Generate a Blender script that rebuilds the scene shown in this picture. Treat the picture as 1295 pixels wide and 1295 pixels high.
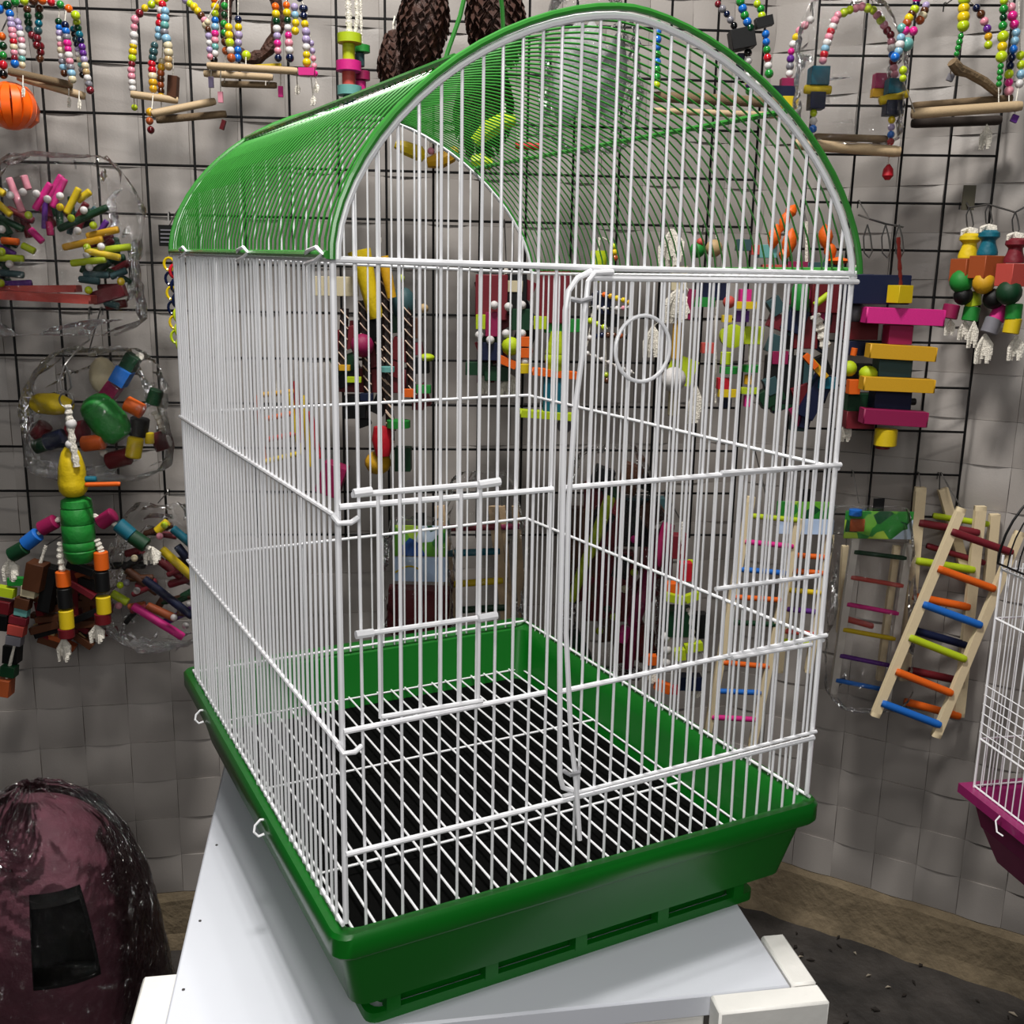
import bpy, math, random
from mathutils import Vector, Matrix, Quaternion
random.seed(7)
V = Vector
scene = bpy.context.scene
COL = scene.collection
for o in list(bpy.data.objects): bpy.data.objects.remove(o)

# ------------------------------------------------------------------ camera
Z0 = 0.735                                   # height of the cage's wire base above the floor
FPX = 1302.85                                # focal length in pixels of the 1295 px frame
CAM = V((-0.2113, -0.6520, 0.4649 + Z0))
YAW, PITCH, ROLL = 0.4852, 0.2215, 0.0179
FWD = V((math.sin(YAW)*math.cos(PITCH), math.cos(YAW)*math.cos(PITCH), -math.sin(PITCH)))
R0 = V((math.cos(YAW), -math.sin(YAW), 0)); U0 = R0.cross(FWD)
RGT = R0*math.cos(ROLL) + U0*math.sin(ROLL)
UPV = U0*math.cos(ROLL) - R0*math.sin(ROLL)
cd = bpy.data.cameras.new('camera'); cam = bpy.data.objects.new('camera', cd); COL.objects.link(cam)
cd.sensor_width = 36; cd.lens = FPX/1295*36; cd.clip_start = 0.02
cam.matrix_world = Matrix(((RGT.x, UPV.x, -FWD.x, CAM.x), (RGT.y, UPV.y, -FWD.y, CAM.y), (RGT.z, UPV.z, -FWD.z, CAM.z), (0, 0, 0, 1)))
scene.camera = cam

# ------------------------------------------------------------------ light
w = bpy.data.worlds.new('world'); scene.world = w; w.use_nodes = True
w.node_tree.nodes['Background'].inputs[0].default_value = (0.80, 0.88, 1.0, 1)
w.node_tree.nodes['Background'].inputs[1].default_value = 0.045
def area(name, loc, target, size, power, col):
    ld = bpy.data.lights.new(name, 'AREA'); ld.shape = 'RECTANGLE'; ld.size, ld.size_y = size; ld.energy = power; ld.color = col
    o = bpy.data.objects.new(name, ld); COL.objects.link(o); o.location = loc
    o.rotation_euler = (V(target)-V(loc)).to_track_quat('-Z', 'Y').to_euler()
area('ceiling_lamp', (0.07, 0.11, 2.75), (0.07, 0.11, 0), (0.28, 0.22), 52, (1, 0.97, 0.93))
area('front_fill', (-0.45, -1.20, 1.55), (0.1, 0.0, 1.0), (0.8, 0.6), 11.5, (1, 0.98, 0.95))  # added fill behind the camera, no known source; brightens the front wires
area('wall_key', (-0.30, -0.80, 2.75), (-0.30, -0.80, 0), (0.26, 0.20), 13, (1, 0.97, 0.93))  # added light, not a known fixture; sharpens toy shadows on the wall
scene.view_settings.view_transform = 'Standard'
scene.view_settings.look = 'None'
scene.view_settings.exposure = 0.0
scene.view_settings.gamma = 1
scene.view_settings.use_curve_mapping = False

# ------------------------------------------------------------------ helpers: pixel -> place
HF = V((math.sin(YAW), math.cos(YAW), 0)); HR = V((math.cos(YAW), -math.sin(YAW), 0)); ZV = V((0, 0, 1))
def ray(x, y): return FWD + RGT*((x-647.5)/FPX) - UPV*((y-647.5)/FPX)
def onz(x, y, z):
    d = ray(x, y); return CAM + d*((z-CAM.z)/d.z)
def onplane(x, y, p, n):
    d = ray(x, y); return CAM + d*((p-CAM).dot(n)/d.dot(n))
def fr(f, r, z=0): return V((CAM.x, CAM.y, 0)) + HF*f + HR*r + ZV*z
# the hanging wire grids stand in two vertical planes in front of the wall
GA0, GA1 = fr(1.575, -0.85), fr(1.665, 0.42)
GB0, GB1 = GA1, fr(1.645, 0.76)
NA = (GA1-GA0).cross(ZV).normalized(); NB = (GB1-GB0).cross(ZV).normalized()
OFFADD = 0.0
def P(x, y, off=0.03):
    """pixel -> point hanging `off` metres in front of the wire grid"""
    off += OFFADD
    if x < 985: return onplane(x, y, GA0 + NA*off, NA)
    return onplane(x, y, GB0 + NB*off, NB)
def mpp(p): return (p-CAM).dot(FWD)/FPX
if NA.dot(HF) > 0: NA = -NA
if NB.dot(HF) > 0: NB = -NB

# ------------------------------------------------------------------ materials
def lin(c): return tuple(((v/255)/12.92 if v/255 <= .04045 else ((v/255+.055)/1.055)**2.4) for v in c)
MATS = {}
def mat(name, rgb, rough=.5, metal=0, var=.12, scale=40, bump=0, bscale=200, coat=0, spec=.5, stretch=None):
    if name in MATS: return MATS[name]
    m = bpy.data.materials.new(name); m.use_nodes = True; nt = m.node_tree; b = nt.nodes['Principled BSDF']
    c = lin(rgb)
    tc = nt.nodes.new('ShaderNodeTexCoord'); mp = nt.nodes.new('ShaderNodeMapping')
    nt.links.new(tc.outputs['Object'], mp.inputs[0])
    if stretch: mp.inputs['Scale'].default_value = stretch
    n = nt.nodes.new('ShaderNodeTexNoise'); n.inputs['Scale'].default_value = scale; n.inputs['Detail'].default_value = 4
    nt.links.new(mp.outputs[0], n.inputs['Vector'])
    cr = nt.nodes.new('ShaderNodeValToRGB')
    cr.color_ramp.elements[0].position = .3; cr.color_ramp.elements[1].position = .7
    cr.color_ramp.elements[0].color = tuple(v*(1-var) for v in c)+(1,)
    cr.color_ramp.elements[1].color = tuple(min(1, v*(1+var)) for v in c)+(1,)
    nt.links.new(n.outputs['Fac'], cr.inputs[0]); nt.links.new(cr.outputs[0], b.inputs['Base Color'])
    b.inputs['Roughness'].default_value = rough; b.inputs['Metallic'].default_value = metal
    b.inputs['Specular IOR Level'].default_value = spec
    if coat: b.inputs['Coat Weight'].default_value = coat
    if bump:
        n2 = nt.nodes.new('ShaderNodeTexNoise'); n2.inputs['Scale'].default_value = bscale; n2.inputs['Detail'].default_value = 6
        nt.links.new(mp.outputs[0], n2.inputs['Vector'])
        bp = nt.nodes.new('ShaderNodeBump'); bp.inputs['Strength'].default_value = bump; bp.inputs['Distance'].default_value = .01
        nt.links.new(n2.outputs['Fac'], bp.inputs['Height']); nt.links.new(bp.outputs[0], b.inputs['Normal'])
    MATS[name] = m; return m
PAL = dict(l=(176,160,200), p=(232,150,168), w=(226,222,220), y=(232,200,24), L=(190,212,30), g=(34,140,52), G=(8,58,30),
    b=(28,110,205), B=(8,20,56), c=(140,186,212), r=(200,28,44), R=(104,14,24), o=(240,104,20), m=(226,40,140), n=(222,208,172),
    k=(8,8,9), t=(10,100,120), v=(100,44,140), e=(190,160,112), u=(84,46,24), s=(130,128,136), q=(110,176,170), C=(206,82,72),
    M=(150,22,78), z=(222,168,30), d=(52,84,88), a=(120,28,40), O=(176,84,40))
CNAME = dict(l='lavender', p='pink', w='white', y='yellow', L='lime', g='green', G='dark_green', b='blue', B='navy', c='pale_blue', r='red',
    R='dark_red', o='orange', m='magenta', n='cream', k='black', t='teal', v='violet', e='tan', u='brown', s='grey', q='mint', C='coral',
    M='plum', z='ochre', d='slate', a='maroon', O='rust')
def bm_(c): return mat('bead_'+CNAME[c], tuple(v*.9 for v in PAL[c]), .16, var=.05, coat=.4)
def wm_(c): return mat('painted_'+CNAME[c], tuple(v*.85 for v in PAL[c]), .5, var=.16, scale=25, bump=.15, bscale=120, spec=.3)
WOOD = mat('bare_wood', (172,148,114), .6, var=.18, scale=30, bump=.2, bscale=80, stretch=(1,1,1))
BRANCH = mat('branch_wood', (112,92,66), .75, var=.3, scale=40, bump=.4, bscale=120)
LADDERWOOD = mat('ladder_wood', (214,196,160), .55, var=.1, scale=25)
ROPE = mat('rope', (214,208,196), .9, var=.12, scale=150, bump=.5, bscale=400)
STEEL = mat('hook_steel', (120,118,116), .3, metal=.9, var=.1)
BLACKWIRE = mat('black_coated_wire', (6,6,7), .5, var=.1, spec=.25)
WHITEWIRE = mat('white_coated_wire', (240,240,243), .32, var=.03, coat=.3)
GREENWIRE = mat('green_coated_wire', (54,132,50), .26, var=.08, coat=.3)
TRAYGREEN = mat('green_plastic', (4,100,20), .36, var=.05, scale=8, coat=.08)
def plastic():
    m = bpy.data.materials.new('clear_plastic_film'); m.use_nodes = True; nt = m.node_tree
    for n in list(nt.nodes): nt.nodes.remove(n)
    out = nt.nodes.new('ShaderNodeOutputMaterial'); mx = nt.nodes.new('ShaderNodeMixShader'); tr = nt.nodes.new('ShaderNodeBsdfTransparent')
    gl = nt.nodes.new('ShaderNodeBsdfGlossy'); gl.inputs['Roughness'].default_value = .1; gl.inputs['Color'].default_value = (1, 1, 1, 1)
    tr.inputs['Color'].default_value = (.97, .97, .97, 1)
    lw = nt.nodes.new('ShaderNodeFresnel'); lw.inputs['IOR'].default_value = 1.38
    tc = nt.nodes.new('ShaderNodeTexCoord'); mp = nt.nodes.new('ShaderNodeMapping'); mp.inputs['Scale'].default_value = (1, 1, .35)
    nz = nt.nodes.new('ShaderNodeTexNoise'); nz.inputs['Scale'].default_value = 60; nz.inputs['Detail'].default_value = 4; nz.inputs['Distortion'].default_value = .8
    bp = nt.nodes.new('ShaderNodeBump'); bp.inputs['Strength'].default_value = 1.0; bp.inputs['Distance'].default_value = .05
    nt.links.new(tc.outputs['Object'], mp.inputs[0]); nt.links.new(mp.outputs[0], nz.inputs['Vector']); nt.links.new(nz.outputs['Fac'], bp.inputs['Height'])
    nt.links.new(bp.outputs[0], gl.inputs['Normal'])
    nt.links.new(lw.outputs[0], mx.inputs[0]); nt.links.new(tr.outputs[0], mx.inputs[1]); nt.links.new(gl.outputs[0], mx.inputs[2]); nt.links.new(mx.outputs[0], out.inputs[0])
    return m
FILM = plastic()

# ------------------------------------------------------------------ mesh builders (all return verts, faces)
def tube(path, r, seg=6, closed=False, caps=True):
    path = [V(p) for p in path]; n = len(path); vs = []; fs = []
    rs = r if isinstance(r, (list, tuple)) else [r]*n
    prev = None
    for i, p in enumerate(path):
        if closed: t = path[(i+1) % n]-path[i-1]
        else: t = path[min(i+1, n-1)]-path[max(i-1, 0)]
        t.normalize()
        if prev is None:
            a = t.orthogonal().normalized()
        else:
            a = prev - t*prev.dot(t)
            a = a.normalized() if a.length > 1e-6 else t.orthogonal().normalized()
        prev = a; b = t.cross(a)
        for k in range(seg):
            an = 2*math.pi*k/seg; vs.append(p + a*(math.cos(an)*rs[i]) + b*(math.sin(an)*rs[i]))
    m = n if closed else n-1
    for i in range(m):
        j = (i+1) % n
        for k in range(seg):
            k2 = (k+1) % seg; fs.append((i*seg+k, i*seg+k2, j*seg+k2, j*seg+k))
    if caps and not closed:
        fs.append(tuple(range(seg))[::-1]); fs.append(tuple((n-1)*seg+k for k in range(seg)))
    return vs, fs
def join(*parts):
    vs, fs = [], []
    for v, f in parts:
        o = len(vs); vs += list(v); fs += [tuple(i+o for i in q) for q in f]
    return vs, fs
def boxg(c, ax, ay, az, bev=0.0):
    """box with centre c, half-axis vectors; chamfered if bev (metres)"""
    c = V(c); vs = []; fs = []
    if not bev:
        for s in ((-1,-1,-1),(1,-1,-1),(1,1,-1),(-1,1,-1),(-1,-1,1),(1,-1,1),(1,1,1),(-1,1,1)): vs.append(c+ax*s[0]+ay*s[1]+az*s[2])
        return vs, [(3,2,1,0),(4,5,6,7),(0,1,5,4),(1,2,6,5),(2,3,7,6),(3,0,4,7)]
    A = [ax, ay, az]; L = [v.length for v in A]; K = [1-min(.45, bev/max(l, 1e-6)) for l in L]; idx = {}
    for sx in (-1, 1):
        for sy in (-1, 1):
            for sz in (-1, 1):
                s = (sx, sy, sz)
                for a in range(3):
                    k = [K[0], K[1], K[2]]; k[a] = 1
                    idx[(s, a)] = len(vs); vs.append(c+A[0]*(sx*k[0])+A[1]*(sy*k[1])+A[2]*(sz*k[2]))
    for a in range(3):
        b, d = (a+1) % 3, (a+2) % 3
        for sg in (-1, 1):
            q = []
            for (u, v_) in ((-1,-1),(1,-1),(1,1),(-1,1)):
                s = [0, 0, 0]; s[a] = sg; s[b] = u; s[d] = v_; q.append(idx[(tuple(s), a)])
            fs.append(tuple(q if sg > 0 else q[::-1]))
        for u in (-1, 1):
            for v_ in (-1, 1):          # edge along axis a between faces b and d
                s0 = [0, 0, 0]; s0[a] = -1; s0[b] = u; s0[d] = v_; s1 = list(s0); s1[a] = 1
                q = [idx[(tuple(s0), b)], idx[(tuple(s1), b)], idx[(tuple(s1), d)], idx[(tuple(s0), d)]]
                fs.append(tuple(q if u*v_ < 0 else q[::-1]))
    for sx in (-1, 1):
        for sy in (-1, 1):
            for sz in (-1, 1):
                s = (sx, sy, sz); q = [idx[(s, 0)], idx[(s, 1)], idx[(s, 2)]]
                fs.append(tuple(q if sx*sy*sz > 0 else q[::-1]))
    return vs, fs
def lathe(prof, seg=14):
    """prof: (r, z) bottom to top, closed at both ends"""
    vs = []; fs = []
    for r, z in prof:
        for k in range(seg):
            a = 2*math.pi*k/seg; vs.append(V((r*math.cos(a), r*math.sin(a), z)))
    for i in range(len(prof)-1):
        for k in range(seg):
            k2 = (k+1) % seg; fs.append((i*seg+k, i*seg+k2, (i+1)*seg+k2, (i+1)*seg+k))
    fs.append(tuple(range(seg))[::-1]); fs.append(tuple((len(prof)-1)*seg+k for k in range(seg)))
    return vs, fs
def mesh(name, vf, m, smooth=True):
    me = bpy.data.meshes.new(name); me.from_pydata([tuple(v) for v in vf[0]], [], vf[1]); me.materials.append(m)
    if smooth:
        me.polygons.foreach_set('use_smooth', [True]*len(me.polygons))
        try: me.set_sharp_from_angle(angle=math.radians(38))
        except Exception: pass
    me.update(); return me
SH = {}
def shared(kind, m):
    k = (kind, m.name)
    if k in SH: return SH[k]
    if kind == 'sphere':
        n = 7; vf = lathe([(max(.02, math.sin(math.pi*i/n)), -math.cos(math.pi*i/n)) for i in range(n+1)], 10)
    elif kind == 'cyl':           # unit cylinder along z, r 1, half height 1, with chamfer
        vf = lathe([(.86, -1), (1, -.9), (1, .9), (.86, 1)], 14)
    elif kind == 'rod':           # plain bar, 7 sides
        vf = lathe([(1, -1), (1, 1)], 7)
    elif kind == 'box': vf = boxg(V((0,0,0)), V((1,0,0)), V((0,1,0)), V((0,0,1)), .04)
    elif kind == 'scale':         # pine cone scale: curled leaf
        vs = []; fs = []
        for i in range(4):
            u = i/3; wd = .5*math.sin(math.pi*(.25+.72*u))
            for s in (-1, 0, 1): vs.append(V((s*wd, u*1.0, .35*u*u - .16*abs(s) + .06)))
        for i in range(4):
            u = i/3; wd = .45*math.sin(math.pi*(.25+.72*u))
            for s in (-1, 0, 1): vs.append(V((s*wd, u*.95, .35*u*u - .16*abs(s) - .10)))
        for i in range(3):
            for s in range(2):
                a = i*3+s; fs.append((a, a+1, a+4, a+3)); a += 12; fs.append((a+3, a+4, a+1, a))
        fs += [(9,10,22,21), (10,11,23,22)]
        vf = (vs, fs)
    SH[k] = mesh(kind, vf, m); return SH[k]

class Thing:
    def __init__(s, name, label, cat, loc, group=None):
        s.loc = V(loc); s.root = bpy.data.objects.new(name, None); COL.objects.link(s.root); s.root.location = s.loc
        s.root.empty_display_size = .02
        s.root['label'] = label; s.root['category'] = cat
        if group: s.root['group'] = group
    def part(s, name, vf, m, parent=None, smooth=True, label=None):
        me = mesh(name, ([V(v)-s.loc for v in vf[0]], vf[1]), m, smooth)
        o = bpy.data.objects.new(name, me); COL.objects.link(o); o.parent = parent or s.root
        if label: o['label'] = label
        return o
    def inst(s, name, me, loc, rot=None, scl=(1,1,1), parent=None):
        o = bpy.data.objects.new(name, me); COL.objects.link(o); o.parent = parent or s.root
        o.location = V(loc)-s.loc; o.rotation_mode = 'QUATERNION'
        if rot is not None: o.rotation_quaternion = rot
        o.scale = scl; return o
    def bar(s, name, a, b, r, m, parent=None):
        a, b = V(a), V(b); d = b-a
        return s.inst(name, shared('rod', m), (a+b)/2, d.to_track_quat('Z', 'Y'), (r, r, d.length/2), parent)
def struct(name, vf, m, smooth=False):
    o = bpy.data.objects.new(name, mesh(name, vf, m, smooth)); COL.objects.link(o); o['kind'] = 'structure'; return o
FRONTAL = Matrix((HR, HF, ZV)).transposed().to_quaternion()     # x right, y away, z up

# ------------------------------------------------------------------ room: floor, two tiled walls, concrete skirting
ZB = 0.11                                     # bottom edge of the tiles
WL, WC, WR = V((-0.2452, 1.1852, 0)), V((1.0373, 0.8008, 0)), V((1.3221, 0.3285, 0))
dL = (WC-WL).normalized(); dR = (WR-WC).normalized()
nL = dL.cross(ZV); nR = dR.cross(ZV)
if nL.dot(HF) > 0: nL = -nL
if nR.dot(HF) > 0: nR = -nR
CONC = mat('stained_concrete', (118,104,82), .9, var=.35, scale=9, bump=.5, bscale=60)
FLOORM = mat('dirty_concrete_floor', (52,48,45), .75, var=.55, scale=12, bump=.6, bscale=40)
TILEM = mat('white_relief_tile', (154,148,143), .42, var=.05, scale=6, bump=.05, bscale=300)
GROUT = mat('grout', (120,114,108), .9)
fl = [fr(-1.6, -2.2), fr(-1.6, 2.4), fr(2.6, 2.4), fr(2.6, -2.2)]
struct('floor', ([v for v in fl]+[v-ZV*.05 for v in fl], [(0,1,2,3),(7,6,5,4)]), FLOORM)
T = 0.0735; TOP = ZB + T*23
def wallslab(name, a, b, n):
    q = [a, b, b-n*.08, a-n*.08]
    vs = [V((p.x, p.y, 0)) for p in q]+[V((p.x, p.y, TOP)) for p in q]
    return struct(name, (vs, [(3,2,1,0),(4,5,6,7),(0,1,5,4),(1,2,6,5),(2,3,7,6),(3,0,4,7)]), GROUT)
nl, nr_ = 22, 11
WLs = WC - dL*(nl*T); WRe = WC + dR*(nr_*T)
wl = wallslab('wall_left', WLs, WC, nL); wr = wallslab('wall_right', WC, WRe, nR)
def tilegeo(kind):
    N = 4; H = .0044; vs = []; fs = []
    g = .496
    for j in range(N+1):
        for i in range(N+1):
            u = -1+2*i/N; v = -1+2*j/N
            h = H*(1-(u*u if kind == 0 else v*v))*(1-.12*(v*v if kind == 0 else u*u))
            vs.append(V((u*g*T, v*g*T, h+.0012)))
    id_ = lambda i, j: j*(N+1)+i
    for j in range(N):
        for i in range(N): fs.append((id_(i, j), id_(i+1, j), id_(i+1, j+1), id_(i, j+1)))
    rim = [id_(i, 0) for i in range(N)]+[id_(N, j) for j in range(N)]+[id_(i, N) for i in range(N, 0, -1)]+[id_(0, j) for j in range(N, 0, -1)]
    b = len(vs)
    for k in rim: vs.append(V((vs[k].x, vs[k].y, -.002)))
    for k in range(len(rim)):
        k2 = (k+1) % len(rim); fs.append((b+k, b+k2, rim[k2], rim[k]))
    return vs, fs
tme = [mesh('tile', tilegeo(0), TILEM), mesh('tile', tilegeo(1), TILEM)]
def tiles(parent, base, d, n, cols, keep):
    rot = Matrix((d, ZV, n)).transposed().to_quaternion(); ri = rot.to_matrix()
    items = []
    for c in range(cols):
        for r in range(23):
            p = base + d*((c+.5)*T) + ZV*(ZB+(r+.5)*T); items.append(((p-CAM).length, c, r, p))
    items.sort(key=lambda t: t[0]); rest = []
    for k, (dd, c, r, p) in enumerate(items):
        if k < keep:
            o = bpy.data.objects.new('tile', tme[(c+r) % 2]); COL.objects.link(o); o.parent = parent
            o.location = p + n*.0005; o.rotation_mode = 'QUATERNION'; o.rotation_quaternion = rot
        else:
            gv, gf = tilegeo((c+r) % 2); rest.append(([ri @ v + p + n*.0005 for v in gv], gf))
    if rest:
        o = bpy.data.objects.new('tile_field', mesh('tile_field', join(*rest), TILEM)); COL.objects.link(o); o.parent = parent; o['kind'] = 'stuff'
if dL.cross(ZV).dot(nL) < 0: pass
tiles(wl, WLs, dL, nL, nl, 300); tiles(wr, WC, dR, nR, nr_, 300)
def skirting(name, a, b, n):
    vs = []; fs = []; N = 24
    for i in range(N+1):
        p = a + (b-a)*(i/N); j = random.uniform(-.004, .004)
        for off, z in ((.004, ZB-.001), (.010, ZB-.012+j), (.012+j, .03), (.02+j*2, 0), (-.02, 0), (-.02, ZB-.001)):
            vs.append(V((p.x, p.y, z))+n*off)
    for i in range(N):
        for k in range(6):
            k2 = (k+1) % 6; fs.append((i*6+k, (i+1)*6+k, (i+1)*6+k2, i*6+k2))
    fs.append(tuple(range(6))); fs.append(tuple(N*6+k for k in range(6))[::-1])
    o = struct(name, (vs, fs), CONC)
skirting('baseboard_left', WLs, WC, nL); skirting('baseboard_right', WC, WRe, nR)

# ------------------------------------------------------------------ the big cage
W, D = .45, .5575
#            top     rail3   rail2   base  for each corner post
ZL = {'FL': (.4757, .3147, .1488, 0), 'FR': (.4749, .3127, .1548, .0005), 'BL': (.4864, .3125, .1423, -.001), 'BR': (.4764, .3169, .1477, -.0005)}
def zc(x, y, k):
    u, v = x/W, y/D
    return Z0 + (ZL['FL'][k]*(1-u)*(1-v) + ZL['FR'][k]*u*(1-v) + ZL['BL'][k]*(1-u)*v + ZL['BR'][k]*u*v)
def cp(x, y, k): return V((x, y, zc(x, y, k)))
cage = Thing('bird_cage', 'tall white wire bird cage with green arched roof and green plastic tray on white table', 'bird cage', (W/2, D/2, Z0-.12))
RB, RR, RP = .0012, .0022, .0023
def fpl(px, py, off=.004): return onplane(px, py, V((0, -off, 0)), V((0, 1, 0)))
A_, B_ = .2265, .1735
EXA = 1.176; SKEW = .008                        # superellipse: the roof is a little pointed
def arch(t, y, da=0, db=0):       # t 0..pi, left to right
    c, sn = math.cos(t), max(0, math.sin(t)); cx = math.copysign(abs(c)**EXA, c)
    zb = zc(0, y, 0)*(1+cx)/2 + zc(W, y, 0)*(1-cx)/2
    return V((W/2 - (A_+da)*cx - SKEW*sn, y, zb + (B_+db)*sn**EXA))
def arch_t(x):
    t = math.pi/2
    for _ in range(6):
        c = max(-1, min(1, (W/2-x-SKEW*math.sin(t))/A_)); t = math.acos(math.copysign(abs(c)**(1/EXA), c))
    return t
def arch_h(x, y): return arch(arch_t(x), y).z   # height of the arch above x
def archpath(y, da=0, db=0, n=36): return [arch(math.pi*i/n, y, da, db) for i in range(n+1)]
# front panel: posts + rails
x_d = fpl(714, 700).x
x_gap = fpl(700, 615).x
ZR1 = Z0+.057
rails = [tube([cp(0, 0, 0), cp(0, 0, 3)], RP, 8), tube([cp(W, 0, 0), cp(W, 0, 3)], RP, 8),
    tube([V((-.002, -.002, zc(0,0,0))), V((W*.5, -.004, zc(W*.5,0,0)-.001)), V((W+.002, -.002, zc(W,0,0)))], RR, 8),
    tube([V((0, -.003, zc(0,0,1))), V((x_gap, -.003, zc(x_gap,0,1)))], RR, 8),
    tube([V((0, -.003, zc(0,0,2)+.004)), V((fpl(690,876).x, -.003, zc(.2,0,2)+.002))], RR, 8),
    tube([V((0, -.003, ZR1)), V((W, -.003, ZR1+.001))], RR, 8),
    tube([cp(0, 0, 3)-ZV*.012, cp(W, 0, 3)-ZV*.012], RB*1.2, 8),
    tube(archpath(-.002, -.004, -.004), .0027, 8)]
front = cage.part('front_panel', join(*rails), WHITEWIRE)
nb = 29
for i in range(1, nb+1):
    x = W*i/(nb+1); j = random.uniform(-.0006, .0006); top = arch_h(x, 0)-.003
    if x < x_d-.004: cage.bar('bar', (x+j, 0, Z0-.014), (x-j, 0, top), RB, WHITEWIRE, front)
    else:
        cage.bar('bar', (x+j, 0, zc(x,0,0)), (x-j, 0, top), RB, WHITEWIRE, front)
        cage.bar('bar', (x+j, 0, Z0-.014), (x-j, 0, ZR1), RB, WHITEWIRE, front)
# door (right part of the front)
dz_top = zc(W*.7, 0, 0)-.008
door = cage.part('door', join(
    tube([V((fpl(744,352).x, -.005, dz_top)), V((W+.002, -.005, zc(W,0,0)-.0065))], RR, 8),
    tube([V((x_d-.003, -.006, zc(x_d,0,1)+.001)), V((W+.001, -.005, zc(W,0,1)+.001))], RR, 8),
    tube([V((x_d-.003, -.006, zc(x_d,0,2)+.002)), V((W+.002, -.005, zc(W,0,2)+.003))], RR, 8),
    tube([V((x_d+.004, -.006, ZR1+.006)), V((W, -.005, ZR1+.008))], RR*.8, 8),
    tube([fpl(748,343,.006), fpl(730,352,.006), fpl(719,368,.006), fpl(715,392,.006), fpl(712,620,.006), fpl(708,800,.006), fpl(708,980,.006), fpl(712,996,.006), fpl(724,1000,.006)], RR, 8)), WHITEWIRE)
nd = int((W-x_d)/.0158)
for i in range(1, nd+1):
    x = x_d + (W-x_d)*i/(nd+1)+.004; j = random.uniform(-.0005, .0005)
    cage.bar('bar', (x+j, -.0045, ZR1+.006), (x-j, -.0045, dz_top), RB, WHITEWIRE, door)
rc = fpl(813, 441, .008); rr = (fpl(813, 399, .008)-rc).length
cage.part('ring', tube([rc+V((rr*math.cos(a*math.pi/16), 0, rr*math.sin(a*math.pi/16))) for a in range(32)], .0015, 8, closed=True), WHITEWIRE, door)
GREYWIRE = mat('bare_latch_wire', (176,176,180), .35, metal=.3)
cage.part('latch_rod', tube([fpl(775,344,.008), fpl(752,345,.009), fpl(744,356,.011), fpl(739,400,.011), fpl(736,450,.010), fpl(727,520,.010), fpl(719,640,.010), fpl(716,800,.010), fpl(722,930,.010), fpl(728,985,.011), fpl(731,1025,.012), fpl(733,1062,.013)], .0021, 8), WHITEWIRE, door)
cage.part('latch_clip', join(tube([fpl(722,378,.014), fpl(735,381,.018), fpl(748,377,.014)], .0018, 8), tube([fpl(713,975,.005), fpl(722,980,.014), fpl(732,977,.014), fpl(733,971,.008)], .0018, 8)), GREYWIRE, door)
# sliding feeder doors
def feeder(name, levels, xs, off=.007):
    o = cage.part(name, tube([fpl(*levels[0][0], off), fpl(*levels[0][1], off)], RR*.95, 8), WHITEWIRE)
    for (a, b) in levels[1:]: cage.part('rail', tube([fpl(*a, off), fpl(*b, off)], RR*.95, 8), WHITEWIRE, o)
    z1 = fpl(*levels[0][0], off).z-.001; z0 = fpl(*levels[-1][0], off).z-.001
    for (xa, xb) in xs:
        x = fpl(xa, (levels[0][0][1]+levels[-1][0][1])/2, off).x
        cage.bar('bar', (x, -off+.001, z0), (x, -off+.001, z1), RB*1.1, WHITEWIRE, o)
feeder('feeder_door', [((445,626),(632,610)), ((452,803),(628,778)), ((482,907),(610,886))], [(480,0), (507,0), (532,0), (558,0), (583,0), (607,0)])
feeder('feeder_door', [((912,598),(1047,589)), ((905,745),(1035,728)), ((926,832),(1026,815))], [(930,0), (947,0), (964,0), (981,0), (998,0), (1013,0)])
for (a, b) in (((447,624),(470,621)), ((450,803),(472,800)), ((605,782),(628,778)), ((605,613),(632,609))):
    cage.part('hinge_loop', tube([fpl(*a, .010), fpl(*b, .010)], .0031, 8), WHITEWIRE)
# side and back panels
def panel(name, f, n, lev, ends):
    rl = []
    for k in lev:
        rl.append(tube([f(s, k) for s in (-.004, 0, .25, .5, .75, 1, 1.004)], RR*.85 if k < 3 else RB*1.3, 8))
    o = cage.part(name, join(*rl, *ends), WHITEWIRE)
    for i in range(1, n+1):
        s = i/(n+1); j = random.uniform(-.0009, .0009); a, b = f(s, 3), f(s, 0)
        cage.bar('bar', a-ZV*.005+V((j, j, 0)), b+V((-j, -j, 0)), RB, WHITEWIRE, o)
    return o
hookL = [tube([V((-.004, -.002, zc(0,0,k)-.006)), V((-.002, -.008, zc(0,0,k)-.010)), V((.006, -.009, zc(0,0,k)-.010)), V((.012, -.006, zc(0,0,k)-.008))], RR*.9, 8) for k in (1, 2)]
pl = panel('left_panel', lambda s, k: V((-.003 if k else -.001, s*D, zc(0, s*D, k)-(.006 if k in (1,2) else 0))), 44, (0, 1, 2, 3), hookL+[tube([cp(0, D, 0), cp(0, D, 3)], RP*.9, 8)])
pr_ = panel('right_panel', lambda s, k: V((W+.002, s*D, zc(W, s*D, k)-.003)), 40, (0, 1, 2, 3), [tube([cp(W, D, 0), cp(W, D, 3)], RP*.9, 8)])
pb = panel('back_panel', lambda s, k: V((s*W, D+.002, zc(s*W, D, k)-.002)), 29, (0, 1, 2, 3), [tube(archpath(D+.001, -.003, -.003), .0021, 8)])
for i in range(1, 30):
    x = W*i/30; cage.bar('bar', (x, D, zc(x, D, 0)), (x, D, arch_h(x, D)-.003), RB, WHITEWIRE, pb)
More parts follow.
